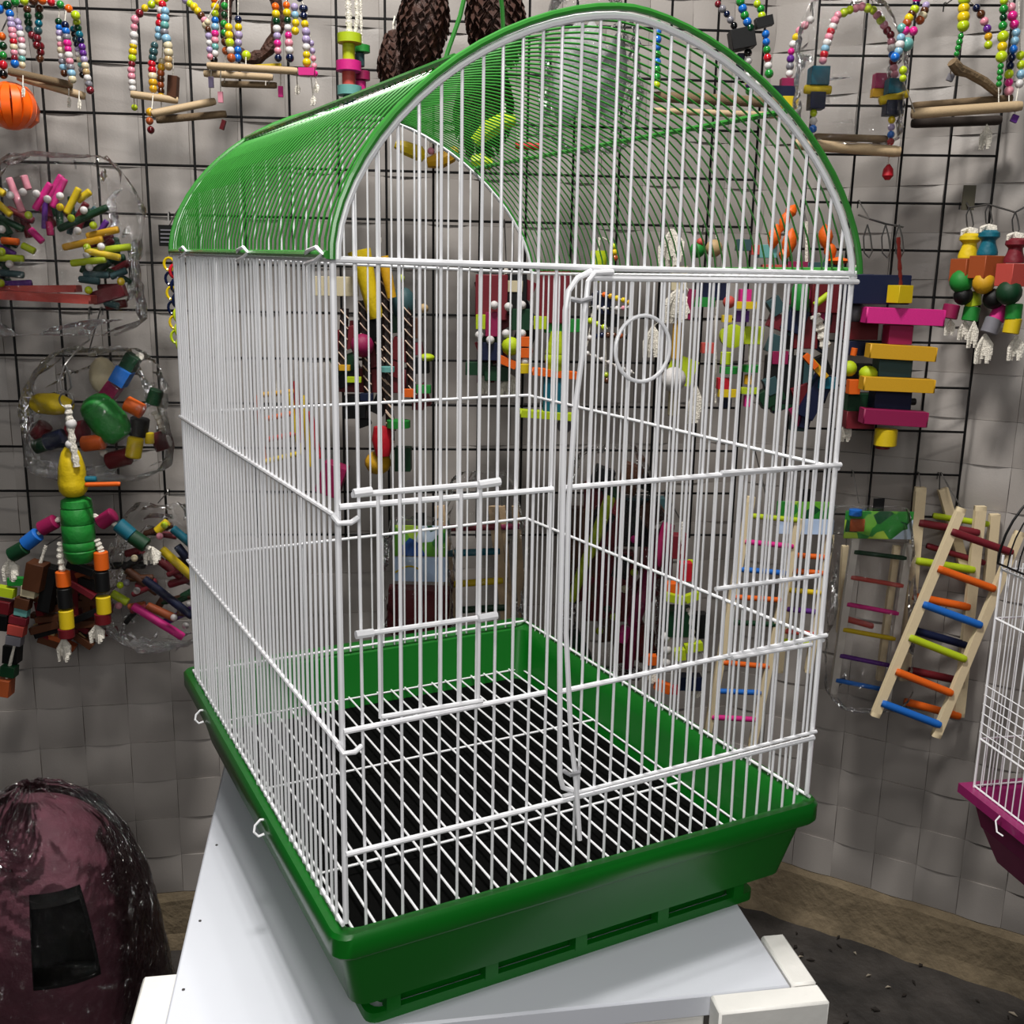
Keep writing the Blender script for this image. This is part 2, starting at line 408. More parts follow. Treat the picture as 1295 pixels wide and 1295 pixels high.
# green roof
def railx(x0, db=.0): # longitudinal roof rail
    t = arch_t(x0); return [arch(t, D*s/8, .002, .002) for s in range(9)]
roof = cage.part('roof', join(tube(archpath(-.006, .001, .001), .0026, 8), tube(archpath(D+.004, .001, .001), .0026, 8),
    tube(railx(W/2-.1395), .0026, 8), tube(railx(W/2+.1395), .0023, 8),
    tube([arch(.03, D*s/8-.004, .003, 0) for s in range(9)], .0026, 8), tube([arch(math.pi-.03, D*s/8-.004, .003, 0) for s in range(9)], .0026, 8)), GREENWIRE)
def ribpath(y, n=28):
    sag = .022*max(0, math.sin(math.pi*min(1, max(0, y/D))))**.6; out = []
    for p in archpath(y, 0, 0, n):
        dx = abs(p.x-W/2)/.15; out.append(p - ZV*(sag*(1-dx*dx) if dx < 1 else 0))
    return out
NR = 46
for i in range(1, NR):
    cage.part('rib', tube(ribpath(D*i/NR), .00088, 5), GREENWIRE, roof)
def hpt(x, y): return onplane(x, y, V((0, .12, 0)), V((0, 1, 0)))
cage.part('hanging_loop', tube([hpt(556, 104), hpt(566, 66), hpt(582, 20), hpt(592, -24), hpt(612, -44), hpt(630, -26), hpt(635, 10), hpt(638, 70)], .0018, 8), GREENWIRE, roof)
for s in (.16, .62, .97):
    p0 = V((-.004, D*(1-s), zc(0, D*(1-s), 0)))
    cage.part('roof_clip', tube([p0+V((0, .03, .002)), p0+V((-.004, .012, .005)), p0+V((-.005, -.012, .007)), p0+V((-.003, -.018, .003)), p0+V((-.005, -.01, -.001)), p0+V((-.003, .02, -.003))], .0014, 6), WHITEWIRE, roof)
# tray
def rrect(ox0, ox1, oy0, oy1, z, rad=.014, n=4):
    x0, x1, y0, y1 = -ox0, W+ox1, -oy0, D+oy1; pts = []
    for cx, cy, a0 in ((x0+rad, y0+rad, math.pi), (x1-rad, y0+rad, 1.5*math.pi), (x1-rad, y1-rad, 0), (x0+rad, y1-rad, .5*math.pi)):
        for k in range(n+1):
            a = a0 + .5*math.pi*k/n; pts.append(V((cx+rad*math.cos(a), cy+rad*math.sin(a), Z0+z)))
    return pts
def loft(rings, close_first=True, close_last=True):
    n = len(rings[0]); vs = [v for r in rings for v in r]; fs = []
    for i in range(len(rings)-1):
        for k in range(n):
            k2 = (k+1) % n; fs.append((i*n+k, i*n+k2, (i+1)*n+k2, (i+1)*n+k))
    if close_first: fs.append(tuple(range(n))[::-1])
    if close_last: fs.append(tuple((len(rings)-1)*n+k for k in range(n)))
    return vs, fs
def rr4(o, z, back=None): return rrect(o, o-.003 if o > 0 else o, o, (o+.012) if o > 0 else o, z)
tray = cage.part('tray', loft([rrect(-.011, -.011, -.016, -.016, -.087), rrect(-.009, -.009, -.012, -.012, -.085), rr4(.004, -.024), rr4(.011, -.025), rr4(.013, -.022), rr4(.013, -.007), rr4(.011, -.004),
    rrect(.004, .003, .004, .012, -.004), rrect(.002, .001, .002, .008, -.008), rrect(-.003, -.003, -.002, -.001, -.012), rrect(-.006, -.006, -.006, -.005, -.03), rrect(-.015, -.015, -.018, -.018, -.080)]), TRAYGREEN)
# foot frame under the tray: a rail carried by short posts
def ringbar(o, z0, z1, th):
    a = rrect(-o, -o, -o-.004, -o-.004, z0, .01); b = rrect(-o, -o, -o-.004, -o-.004, z1, .01)
    c = rrect(-o-th, -o-th, -o-.004-th, -o-.004-th, z1, .01); d = rrect(-o-th, -o-th, -o-.004-th, -o-.004-th, z0, .01)
    n = len(a); vs = a+b+c+d; fs = []
    for q in range(4):
        for k in range(n):
            k2 = (k+1) % n; q2 = (q+1) % 4; fs.append((q*n+k, q*n+k2, q2*n+k2, q2*n+k))
    return vs, fs
foot = cage.part('foot_rail', ringbar(.026, -.120, -.111, .006), TRAYGREEN, tray)
cage.part('foot_core', loft([rrect(-.040, -.040, -.046, -.046, -.1185), rrect(-.038, -.038, -.044, -.044, -.086)]), TRAYGREEN, tray)
for fx in (.06, .28, .5, .72, .94):
    for yy in (.0345, D-.0345):
        cage.part('foot_post', boxg(V((.024+(W-.048)*fx, yy, Z0-.099)), V((.006, 0, 0)), V((0, .0055, 0)), V((0, 0, .0135))), TRAYGREEN, tray)
for fy in (.2, .4, .6, .8):
    for xx in (.030, W-.030):
        cage.part('foot_post', boxg(V((xx, D*fy, Z0-.099)), V((.0055, 0, 0)), V((0, .006, 0)), V((0, 0, .0135))), TRAYGREEN, tray)
for py in (.19, .455):
    q = V((-.014, py, Z0-.012))
    cage.part('tray_clip', tube([q+V((.004, 0, .002)), q+V((-.002, 0, .003)), q+V((-.007, -.001, -.001)), q+V((-.0085, -.003, -.006)), q+V((-.005, -.005, -.010)), q+V((0, -.005, -.009))], .0012, 6), WHITEWIRE, tray)
LINER = mat('black_liner', (3,3,3), .9, var=.3, scale=60, spec=.08)
cage.part('tray_liner', loft([rrect(-.018, -.018, -.02, -.02, -.0795), rrect(-.0175, -.0175, -.0195, -.0195, -.076)]), LINER, tray)
# floor grate
zg = Z0-.066
gx0, gx1, gy0, gy1 = .012, W-.012, .014, D-.014
grate = cage.part('floor_grate', join(*[tube([V((gx0, y, zg)), V((gx1, y, zg))], .0013, 6) for y in (gy0, gy0+(gy1-gy0)*.30, gy0+(gy1-gy0)*.64, gy1)],
    *[tube([V((x, gy0, zg)), V((x, gy1, zg))], .0015, 6) for x in (gx0, gx1)]), WHITEWIRE)
for i in range(1, 22):
    x = gx0+(gx1-gx0)*i/22; cage.bar('wire', (x, gy0-.002, zg+.002), (x, gy1+.002, zg+.002), .0012, WHITEWIRE, grate)

# ------------------------------------------------------------------ table
TU, TV = V((.9506, -.3104, 0)), V((.3104, .9506, 0)); ZT = Z0-.12
WTAB = mat('white_laminate', (208,211,219), .38, var=.03, scale=4)
WPAINT = mat('white_painted_wood', (226,224,219), .5, var=.05, scale=9, bump=.08, bscale=60)
def tp(u, v, z): return TU*u + TV*v + ZV*z
table = Thing('display_table', 'white wooden table with plain white top panel under the green trayed cage', 'table', tp(.12, .35, 0))
def tbox(name, u0, u1, v0, v1, z0, z1, m, parent=None, bev=.002):
    return table.part(name, boxg(tp((u0+u1)/2, (v0+v1)/2, (z0+z1)/2), TU*((u1-u0)/2), TV*((v1-v0)/2), ZV*((z1-z0)/2), bev), m, parent)
tbox('table_top', -.1447, .374, .0335, .68, ZT-.022, ZT, WTAB)
tbox('edge_rail', .3755, .398, .034, .103, ZT-.030, ZT+.001, WPAINT)
tbox('corner_block', .301, .398, .009, .0325, ZT-.075, ZT+.001, WPAINT)
tbox('apron', -.140, .299, .036, .054, ZT-.075, ZT-.0225, WPAINT)
tbox('side_rail', -.178, -.1455, .06, .155, ZT-.06, ZT-.0215, WPAINT)
for (a, b) in ((-.135, .06), (.33, .06), (-.135, .63), (.33, .63)):
    tbox('leg', a, a+.04, b, b+.04, 0, ZT-.0225, WPAINT)
for q in ((274,1069), (253,1165), (232,1252)):
    c = onz(*q, ZT); table.part('screw', ([v+c+ZV*.0003 for v in lathe([(.0014, -.001), (.0014, .0004)], 8)[0]], lathe([(.0014, -.001), (.0014, .0004)], 8)[1]), STEEL)

# ------------------------------------------------------------------ toy kit
GWX = {'A': [], 'B': []}; GWZ = {'A': [], 'B': []}               # heights of the horizontal wires of each grid
def overwire(a, px):
    """last points of a hook that comes from point a: over the next grid wire above it"""
    n, p0, k = (NA, GA0, 'A') if px < 985 else (NB, GB0, 'B')
    zs_ = [z for z in GWZ[k] if z >= a.z-.004]; z = min(zs_) if zs_ else max(GWZ[k])
    f = a - n*(a-p0).dot(n); f = V((f.x, f.y, z)); t_ = .0031
    d_ = dA if k == 'A' else dB; x_ = (f-p0).dot(d_)
    for gx in GWX[k]:               # beside, not through, an upright wire
        if abs(x_-gx) < .0045: f = f + d_*((.0045 if x_ >= gx else -.0045)-(x_-gx))
    return [f+n*.003+ZV*(t_-.003), f+n*.0005+ZV*t_, f-n*.003+ZV*(t_+.0004), f-n*.0064+ZV*t_, f-n*.007-ZV*.008]
def hookup(t, px, py, off=.03, up=10):
    """steel hook from a toy's top back over the wire grid"""
    a = P(px, py, off); t.part('hook', tube([a]+overwire(a, px), .0011, 6), STEEL)
def dangle(t, path, off=.03, parent=None):
    """thin cord; path points are (px, py) or (px, py, off)"""
    t.part('cord', tube([P(q[0], q[1], q[2] if len(q) > 2 else off) for q in path], .0008, 5), ROPE, parent)
def toy(name, label, cat, px, py, off=.03, group=None): return Thing(name, label, cat, P(px, py, off), group)
def strand(t, path, codes, d=10.5, off=.03, cord=True):
    pts = [P(*q, off) for q in path]; L = [0]
    for i in range(1, len(pts)): L.append(L[-1]+(pts[i]-pts[i-1]).length)
    def at(s):
        s *= L[-1]
        for i in range(1, len(L)):
            if s <= L[i]+1e-9: return pts[i-1]+(pts[i]-pts[i-1])*((s-L[i-1])/max(1e-9, L[i]-L[i-1]))
        return pts[-1]
    c = t.part('cord', tube(pts, .0012, 5), ROPE)
    n = len(codes)
    for i, k in enumerate(codes):
        if k == '.': continue
        p = at((i+.5)/n); r = d*.5*mpp(p)*random.uniform(.9, 1.08)
        t.inst('bead', shared('sphere', bm_(k)), p, None, (r, r, r), c)
    return c
def ball(t, x, y, d, c, off=.03, sy=1, parent=None, name='ball'):
    p = P(x, y, off); r = d/2*mpp(p); return t.inst(name, shared('sphere', wm_(c)), p, FRONTAL, (r, r, r*sy), parent)
def disc(t, x, y, w_, h, c, off=.03, tilt=0, name='disc', parent=None, m=None):
    p = P(x, y, off); s = mpp(p)
    return t.inst(name, shared('cyl', m or wm_(c)), p, FRONTAL @ Quaternion((0, 1, 0), math.radians(tilt)), (w_/2*s, w_/2*s, h/2*s), parent)
def block(t, x, y, w_, h, c, off=.03, dp=None, tilt=0, turn=0, name='block', parent=None):
    p = P(x, y, off); s = mpp(p); dp = dp or min(w_, h)
    q = FRONTAL @ Quaternion((0, 1, 0), math.radians(tilt)) @ Quaternion((0, 0, 1), math.radians(turn))
    return t.inst(name, shared('box', wm_(c)), p, q, (w_/2*s, dp/2*s, h/2*s), parent)
def plank(t, a, b, th, c, off=.03, off2=None, dp=None, name='plank', parent=None, kind='box', m=None):
    pa, pb = P(*a, off), P(*b, off if off2 is None else off2); d = pb-pa; s = mpp((pa+pb)/2)
    x = d.normalized(); y = (HF - x*HF.dot(x)).normalized(); z = x.cross(y)
    q = Matrix((y, z, x)).transposed().to_quaternion()
    return t.inst(name, shared(kind, m or wm_(c)), (pa+pb)/2, q, ((dp or th)/2*s, th/2*s, d.length/2), parent)
def stick(t, a, b, th, c=None, off=.03, off2=None, m=None, name='stick', parent=None):
    return plank(t, a, b, th, c, off, off2, None, name, parent, 'cyl', m)
def rope(t, path, th, off=.03, m=None, name='rope', twist=True, parent=None):
    pts = [P(*q, off) for q in path]; s = mpp(pts[0]); fine = []
    n = 7
    for i in range(len(pts)-1):
        for k in range(n): fine.append(pts[i]+(pts[i+1]-pts[i])*(k/n))
    fine.append(pts[-1])
    rs = [th/2*s*(1+(.22*math.sin(i*2.1) if twist else 0)) for i in range(len(fine))]
    return t.part(name, tube(fine, rs, 7), m or ROPE, parent)
def spindle(t, x, prof, c, off=.03, tilt=0, name='spindle', m=None, parent=None):
    """prof: list of (py, full width px) from top to bottom"""
    mid = (prof[0][0]+prof[-1][0])/2; p = P(x, mid, off); s = mpp(p)
    vs, fs = lathe([(w_/2*s, (mid-y)*s*1.02) for y, w_ in prof[::-1]], 18)
    q = (FRONTAL @ Quaternion((0, 1, 0), math.radians(tilt))).to_matrix()
    return t.part(name, ([q @ v + p for v in vs], fs), m or wm_(c), parent)
def tassel(t, x, y, w_, h, off=.03, parent=None):
    p = P(x, y, off); s = mpp(p); parts = []
    for k in range(9):
        a = k*.7; e = p + HR*((k-4)/4*w_*.40*s) + HF*(math.sin(a)*w_*.25*s) - ZV*(h*s*(.85+.15*math.cos(k*2)))
        parts.append(tube([p, p+(e-p)*.5+HR*((k-4)/4*w_*.2*s), e], [.4*w_/6*s, .95*w_/6*s, .75*w_/6*s], 5))
    return t.part('tassel', join(*parts), ROPE, parent)
def bag(t, x0, y0, x1, y1, off=.03, depth=.07, pinch=.5, amp=.007):
    """crinkled clear bag around a toy, gathered at the top"""
    nu, nv = 26, 22; vs = []; fs = []
    cx = (x0+x1)/2; R_ = random.Random(int(x0*7+y0))
    ph = [R_.uniform(0, 6.28) for _ in range(6)]
    for j in range(nv+1):
        v = j/nv; y = y0+(y1-y0)*v; p = P(cx, y, off); s = mpp(p)
        env = (pinch+(1-pinch)*min(1, v*3.2)**.6) * (1 if v < .93 else 1-.35*(v-.93)/.07)
        for i in range(nu):
            a = 2*math.pi*i/nu
            rw = (x1-x0)/2*s*env; rd = depth*.5*env
            k = math.copysign(abs(math.cos(a))**.7, math.cos(a)); k2 = math.copysign(abs(math.sin(a))**.7, math.sin(a))
            wob = amp*(math.sin(3*a+7*v+ph[0])+.7*math.sin(5*a-11*v+ph[1])+.6*math.sin(8*a+5*v+ph[2]))*.5 + R_.uniform(-1, 1)*amp*.35
            vs.append(p + HR*((rw+wob)*k) + HF*((rd+wob)*k2) + ZV*(R_.uniform(-1, 1)*amp*.4))
    for j in range(nv):
        for i in range(nu):
            i2 = (i+1) % nu; fs.append((j*nu+i, (j+1)*nu+i, (j+1)*nu+i2, j*nu+i2))
    fs.append(tuple(range(nu))); fs.append(tuple(nv*nu+i for i in range(nu))[::-1])
    return t.part('plastic_bag', (vs, fs), FILM, smooth=False, label='clear crinkled plastic bag')

#@@TOYS@@
# ------------------------------------------------------------------ wire grids the toys hang on
def gridpanel(label, a0, d, n, verts, zs, x0, x1, z0, z1, px):
    t = Thing('wire_grid', label, 'wire grid', a0 + d*((x0+x1)/2) + ZV*z0, 'black wire grids on the tiled wall')
    for x in verts: t.bar('wire', a0+d*x+ZV*z0, a0+d*x+ZV*z1, .0019, BLACKWIRE)
    for z in zs: t.bar('wire', a0+d*x0+ZV*z-n*.003, a0+d*x1+ZV*z-n*.003, .0019, BLACKWIRE)
    return t
dA = (GA1-GA0).normalized(); dB = (GB1-GB0).normalized(); CELL = .0705
va = (P(110, 11, 0)-GA0).dot(dA); za = P(150, 11.5, 0).z
xs = [va+CELL*k for k in range(-4, 17) if va+CELL*k < (GA1-GA0).length-.004]; zs = [za+CELL*k for k in range(2, -12, -1)]; GWZ['A'] = zs; GWX['A'] = xs
gridpanel('black wire grid on left wall behind the bead swings and doll toy', GA0, dA, NA, xs, zs, xs[0], xs[-1], zs[-1]-.004, zs[0], 0)
vb = (P(1262, 183, 0)-GB0).dot(dB); zb = P(1180, 6, 0).z
xs = [vb-CELL*k for k in range(7, -1, -1) if vb-CELL*k > .004]; zs = [zb+CELL*k for k in range(2, -12, -1)]; GWZ['B'] = zs; GWX['B'] = xs
gridpanel('black wire grid in front of right wall behind the bell toys and ladders', GB0, dB, NB, xs, zs, xs[0], xs[-1], zs[-1]-.03, zs[0], 0)

G_SW = 'bead swings hanging from the wire grids'
# ------------------------------------------------------------------ bead swings along the top
t = toy('bead_swing', 'pastel bead swing with lavender and white bead strands beside the orange slotted ball', 'bird toy', 60, 0, .06, G_SW)
strand(t, [(-6,14),(20,2),(55,0),(84,8),(100,24)], 'bGgLuorgoL', 11, .06)
strand(t, [(12,14),(17,50),(19,84)], 'bllpprnpab', 10, .07)
strand(t, [(22,24),(28,55),(28,86)], 'llwpwwqn', 9.5, .05)
strand(t, [(34,8),(37,40),(52,60),(50,78)], 'uGGdakRRu', 10.5, .04)
strand(t, [(50,6),(49,30),(46,62)], 'uGtdaR', 10, .05)
strand(t, [(74,24),(76,52),(79,80),(82,96)], 'Gblwpnwscu', 9.5, .06)
strand(t, [(82,28),(86,62),(92,104)], 'Bbsmmwpscn', 10.5, .07)
strand(t, [(96,24),(104,60),(110,96),(115,118)], 'LGtBvvlnewsa', 9.5, .05)
strand(t, [(92,34),(99,64),(105,98)], 'tkdBlwnqsk', 8.5, .04)
stick(t, (10,90), (92,108), 9.5, off=.075, off2=.04, m=BRANCH, name='perch')
stick(t, (22,97), (108,122), 10, off=.05, off2=.03, m=WOOD, name='perch')
for x, y, o in ((29,108,.096), (87,121,.05), (100,124,.05)):
    tassel(t, x, y, 5, 14, o); dangle(t, [(x, y-(13 if o > .06 else 9), .07 if o > .06 else .045), (x, y+1, o)])
dangle(t, [(22,2,.06),(22,24,.05)]); dangle(t, [(76,6),(74,24)], .06); dangle(t, [(84,8,.06),(82,28,.07)]); dangle(t, [(94,16,.06),(92,34,.04)])
hookup(t, 60, -2, .06)
t = toy('slotted_ball', 'bright orange slotted plastic ball hanging below pastel beads', 'bird toy', 14, 128, .07)
c = P(14, 134, .056); s = mpp(c)
OR_ = mat('orange_plastic', (242,96,10), .35, var=.06, coat=.3)
for k in range(7):
    a = k*math.pi/7; pts = []
    for i in range(25):
        b = 2*math.pi*i/24; pts.append(c + (HR*math.cos(a)+HF*math.sin(a))*(30*s*math.sin(b)) + ZV*(29*s*math.cos(b)))
    vs = []; fs = []; nrm = (HR*-math.sin(a)+HF*math.cos(a))
    for i in range(24):
        b = 2*math.pi*i/24; wd = (4.0*abs(math.sin(b))+1.5)*s; p = pts[i]; ro = (p-c).normalized()
        vs += [p-nrm*wd, p+nrm*wd, p+nrm*wd-ro*.003, p-nrm*wd-ro*.003]
    for i in range(24):
        j = (i+1) % 24
        for q in range(4): fs.append((i*4+q, i*4+(q+1) % 4, j*4+(q+1) % 4, j*4+q))
    t.part('band', (vs, fs), OR_)
strand(t, [(2,40),(4,60),(4,100)], 'oGgrk', 11, .056); hookup(t, 2, 40, .056)
spindle(t, 30, [(112,12), (119,24), (138,38), (152,34), (160,14)], 'o', .03, name='inner_ball', m=OR_)

t = toy('bead_swing', 'bead swing with pale pink outer strand and crossed bare wood perches', 'bird toy', 205, 0, .05, G_SW)
strand(t, [(222,-8),(195,4),(180,12),(170,26),(169,60)], 'vLyLyappww', 10, .05)
strand(t, [(169,54),(166,90),(168,116)], 'yyLappww', 10, .05)
strand(t, [(206,2),(203,20),(200,50)], 'rwrrcc', 11, .06)
strand(t, [(209,10),(208,40),(213,60),(213,88)], 'ccqscnnee', 11.5, .07)
strand(t, [(196,54),(192,80),(194,116)], 'dddrrnzz', 11, .06)
strand(t, [(205,74),(203,98),(204,126)], 'nzOuOuz', 10, .04)
strand(t, [(232,-2),(247,10),(258,25),(264,42)], 'lLyyupnw', 10, .05)
strand(t, [(190,136),(189,156),(192,170)], 'zOR', 10, .06)
stick(t, (165,119), (225,127), 9, off=.07, off2=.05, m=WOOD, name='perch')
stick(t, (192,144), (272,128), 9.5, off=.08, off2=.04, m=WOOD, name='perch')
stick(t, (198,152), (286,144), 9, off=.03, m=BRANCH, name='perch')
block(t, 219, 110, 12, 26, 'u', .05, tilt=6); block(t, 282, 158, 5, 12, 'R', .03, tilt=20)
ball(t, 170, 136, 8, 'L', .05); hookup(t, 222, -4, .05)
dangle(t, [(169,118,.07),(170,134,.05)]); dangle(t, [(280,144,.03),(282,154,.03)]); dangle(t, [(219,70,.06),(219,124,.05)]); dangle(t, [(200,48,.06),(196,54,.06)]); dangle(t, [(206,50,.06),(205,74,.04)]); dangle(t, [(194,116,.06),(192,138,.08)]); dangle(t, [(264,40,.05),(266,130,.045)]); dangle(t, [(204,126,.04),(204,152,.03)])

t = toy('bead_swing', 'bead swing with paired perches, pink charms and orange topped strands', 'bird toy', 320, 0, .06, G_SW)
strand(t, [(272,-4),(272,30),(272,66),(270,80)], 'oyLbcmpqwk', 10.5, .075)
strand(t, [(262,24),(264,48),(266,76)], 'nulwlp', 8.5, .085)
strand(t, [(284,2),(283,34),(286,70)], 'gGgguO', 10, .06)
strand(t, [(289,30),(290,48),(293,78)], 'yyLwO', 11, .07)
strand(t, [(301,20),(302,45),(300,78)], 'Byllbb', 10, .06)
strand(t, [(312,66),(311,74)], 'L', 11, .07)
strand(t, [(348,4),(350,34),(352,78)], 'oyGwlmpB', 10.5, .07)
strand(t, [(362,2),(364,34),(367,78)], 'oyGwmpwB', 10.5, .07)
strand(t, [(372,4),(374,28),(373,44)], 'lcyy', 10.5, .06)
strand(t, [(382,6),(387,40),(388,84)], 'BByllwyy', 10.5, .06)
strand(t, [(393,50),(396,70),(399,98)], 'llppm', 8, .05)
strand(t, [(274,-6),(312,-12),(352,-10),(380,-2),(388,18)], 'rourvBbBB', 10, .06)
stick(t, (262,83), (376,90), 9, off=.085, m=WOOD, name='perch')
stick(t, (258,93), (345,98), 8.5, off=.06, m=WOOD, name='perch')
stick(t, (280,106), (350,108), 8, off=.03, m=BRANCH, name='perch')
block(t, 388, 91, 20, 9, 'm', .06); block(t, 336, 84, 40, 5, 'y', .045, tilt=-4)
for x, y, c_ in ((267,104,'l'), (279,123,'p'), (355,116,'m')): block(t, x, y, 6, 13, c_, .07, dp=4, name='charm')
for x, y in ((376,106), (400,104), (396,120)): tassel(t, x, y, 7, 13, .05)
dangle(t, [(267,84,.085),(267,100,.07)]); dangle(t, [(279,86,.085),(279,118,.07)]); dangle(t, [(355,90,.085),(355,111,.07)]); dangle(t, [(375,92,.08),(376,107,.05)]); dangle(t, [(399,96),(400,105)], .05); dangle(t, [(393,94,.06),(396,121,.05)]); dangle(t, [(280,-6),(262,24)], .085); dangle(t, [(289,-8,.06),(289,30,.07)]); dangle(t, [(301,-10),(301,20)], .06); dangle(t, [(311,66,.07),(311,86,.085)]); dangle(t, [(388,20,.06),(393,50,.05)]); dangle(t, [(284,-8),(284,2)], .06); dangle(t, [(362,-8,.06),(362,2,.07)]); dangle(t, [(285,70,.06),(285,94,.06)]); dangle(t, [(336,84),(336,108)], .045); dangle(t, [(284,94,.06),(284,106,.03)]); dangle(t, [(340,94,.06),(340,108,.03)])
hookup(t, 354, -10, .06)
t = toy('wicker_ring', 'dark brown bumpy ring hanging behind the orange topped bead strands', 'bird toy', 318, 20, .025)
BARK = mat('dark_bark', (64,34,20), .7, var=.5, scale=60, bump=.9, bscale=120)
pts = [P(318+34*math.cos(a*math.pi/14), 22+52*math.sin(a*math.pi/14), .022) for a in range(28)]
t.part('ring', tube(pts, [.009*(1+.2*math.sin(i*2.3)) for i in range(28)], 8, closed=True), BARK); hookup(t, 318, -29, .022)

t = toy('block_stack_toy', 'lime, magenta and coral turned wooden stack on white rope with pale blue base', 'bird toy', 442, 20, .06)
rope(t, [(440,-6),(441,20),(442,44)], 8, .06); rope(t, [(450,-6),(452,20),(449,46)], 6, .04, twist=True)
disc(t, 442, 49, 31, 12, 'L', .06); disc(t, 441, 67, 16, 22, 'L', .06, name='spool'); disc(t, 441, 84, 32, 13, 'm', .06)
disc(t, 441, 99, 17, 18, 'C', .06, name='spool'); disc(t, 442, 115, 31, 12, 'q', .06); disc(t, 442, 127, 16, 14, 'd', .06, name='spool'); hookup(t, 441, -4, .06)
t = toy('block_stack_toy', 'smaller stack of green, teal and plum discs half behind the lime stack', 'bird toy', 458, 20, .03)
rope(t, [(456,-4),(457,55)], 4, .028)
hookup(t, 456, -4, .028); disc(t, 458, 62, 20, 9, 'g', .028); disc(t, 455, 76, 12, 16, 'd', .028, name='spool'); disc(t, 458, 96, 20, 11, 'M', .028); disc(t, 456, 110, 14, 14, 'm', .028, name='spool')

# ------------------------------------------------------------------ pine cones behind the roof
CONE = mat('pine_cone_brown', (58,30,18), .6, var=.5, scale=50, bump=.5, bscale=200)
def pinecone(x, y, w_, h, label, off, tilt=0, rows=16):
    p = P(x, y, off); s = mpp(p); t = Thing('pine_cone', label, 'pine cone', p + ZV*(h/2*s), 'pine cones behind the cage roof')
    q = (FRONTAL @ Quaternion((0, 1, 0), math.radians(tilt))).to_matrix(); R_ = random.Random(int(x))
    prof = [(max(.1, math.sin(math.pi*(.06+.9*i/12))**.8)*w_*.40*s, (-.5+i/12)*h*s) for i in range(13)]
    vs, fs = lathe(prof, 12); core = t.part('core', ([q @ v + p for v in vs], fs), CONE)
    me = shared('scale', CONE)
    for r in range(rows):
        u = (r+.5)/rows; rad = math.sin(math.pi*(.06+.9*u))**.8*w_*.40*s; zz = (-.5+u)*h*s; n = max(5, int(11*math.sin(math.pi*(.1+.8*u))+4))
        for k in range(n):
            a = 2*math.pi*(k+.5*(r % 2))/n + R_.uniform(-.12, .12); d = V((math.cos(a), math.sin(a), 0))
            yv = (d*.75 - ZV*.55).normalized(); xv = ZV.cross(d).normalized(); zv = xv.cross(yv)
            m3 = q @ Matrix((xv, yv, zv)).transposed(); sc = w_*.17*s*R_.uniform(.85, 1.15)
            t.inst('scale', me, p + q @ (d*rad*.85+ZV*zz), m3.to_quaternion(), (sc, sc, sc), core)
    a = p+q @ V((0, 0, h*.47*s)); t.part('cord', tube([a, a+ZV*.012]+overwire(a+ZV*.012, x), .0012, 5), ROPE)
pinecone(536, 22, 74, 130, 'big dark brown pine cone between the lime stack and hanging loop', .125, 8)
pinecone(506, 84, 66, 86, 'squat dark brown pine cone lowest and nearest the lime stack', .05, -12, 11)
pinecone(626, 16, 86, 120, 'wide reddish brown pine cone behind the green hanging loop', .125, -6)
pinecone(612, 128, 84, 120, 'large dark pine cone seen through the green roof wires', .05, 4)
t = toy('crescent_toy', 'yellow curved wooden crescents with a pink bead seen under the roof arch', 'bird toy', 540, 195, .04)
rope(t, [(545,150),(545,192)], 4, .05, twist=False); dangle(t, [(541,78,.125),(545,152,.05)])
p_ = [(500,182),(512,187),(530,194),(537,200)]; t.part('crescent', tube([P(*q, .05) for q in p_], [.006, .010, .011, .007], 8), wm_('y'))
p_ = [(540,206),(556,203),(570,196),(578,188)]; t.part('crescent', tube([P(*q, .05) for q in p_], [.007, .012, .011, .006], 8), wm_('z'))
ball(t, 545, 191, 9, 'p', .055)
OFFADD = .045
t = toy('crescent_toy', 'olive yellow banana shaped wooden toy with red tip under the right roof wires', 'bird toy', 630, 150, .06)
rope(t, [(638,130),(638,154)], 4, .08, twist=False); dangle(t, [(631,62),(638,132)], .08); dangle(t, [(600,180),(602,205)], .08); dangle(t, [(650,152),(658,184)], .08)
t.part('crescent', tube([P(*q, .08) for q in ((600,180),(618,164),(636,154),(652,152))], [.008, .013, .012, .007], 8), wm_('L'))
t.part('crescent', tube([P(*q, .08) for q in ((596,205),(608,204),(622,208))], [.008, .011, .007], 8), wm_('L')); stick(t, (652,184), (684,186), 9, 'r', .08)
OFFADD = 0

# ------------------------------------------------------------------ packed items top middle
t = toy('bagged_bundle', 'clear plastic bag of grey cuttlebone packed behind the cage roof', 'bagged toy', 735, 30, .05)
PALE = mat('pale_grey_bone', (150,150,150), .8, var=.2, scale=20, bump=.3)
for k, (x, y, w_, h, tl) in enumerate(((722,95,46,130,8), (752,90,40,120,-6), (776,100,34,110,4))):
    p = P(x, y, .05+.012*k); s = mpp(p); vs, fs = lathe([(.05*w_*s+.45*w_*s*math.sin(math.pi*i/10)**.7, (-.5+i/10)*h*s) for i in range(11)], 12)
    q = (FRONTAL @ Quaternion((0, 1, 0), math.radians(tl))).to_matrix(); t.part('cuttlebone', ([q @ V((v.x, v.y*.35, v.z)) + p for v in vs], fs), PALE)
bag(t, 682, -10, 806, 190, .06, .10); hookup(t, 745, -8, .06)
t = toy('bead_swing', 'bead swing with blue and green beads over pale perches behind the roof wires', 'bird toy', 880, 10, .05, G_SW)
strand(t, [(832,26),(831,60),(830,112)], 'gbbbgbggL', 11, .06); strand(t, [(905,2),(918,16),(928,32),(934,44)], 'asBskB', 9, .04)
strand(t, [(935,-2),(942,20),(950,40)], 'gbgbG', 11, .06); strand(t, [(955,2),(962,10),(964,24)], 'LgL', 10.5, .05)
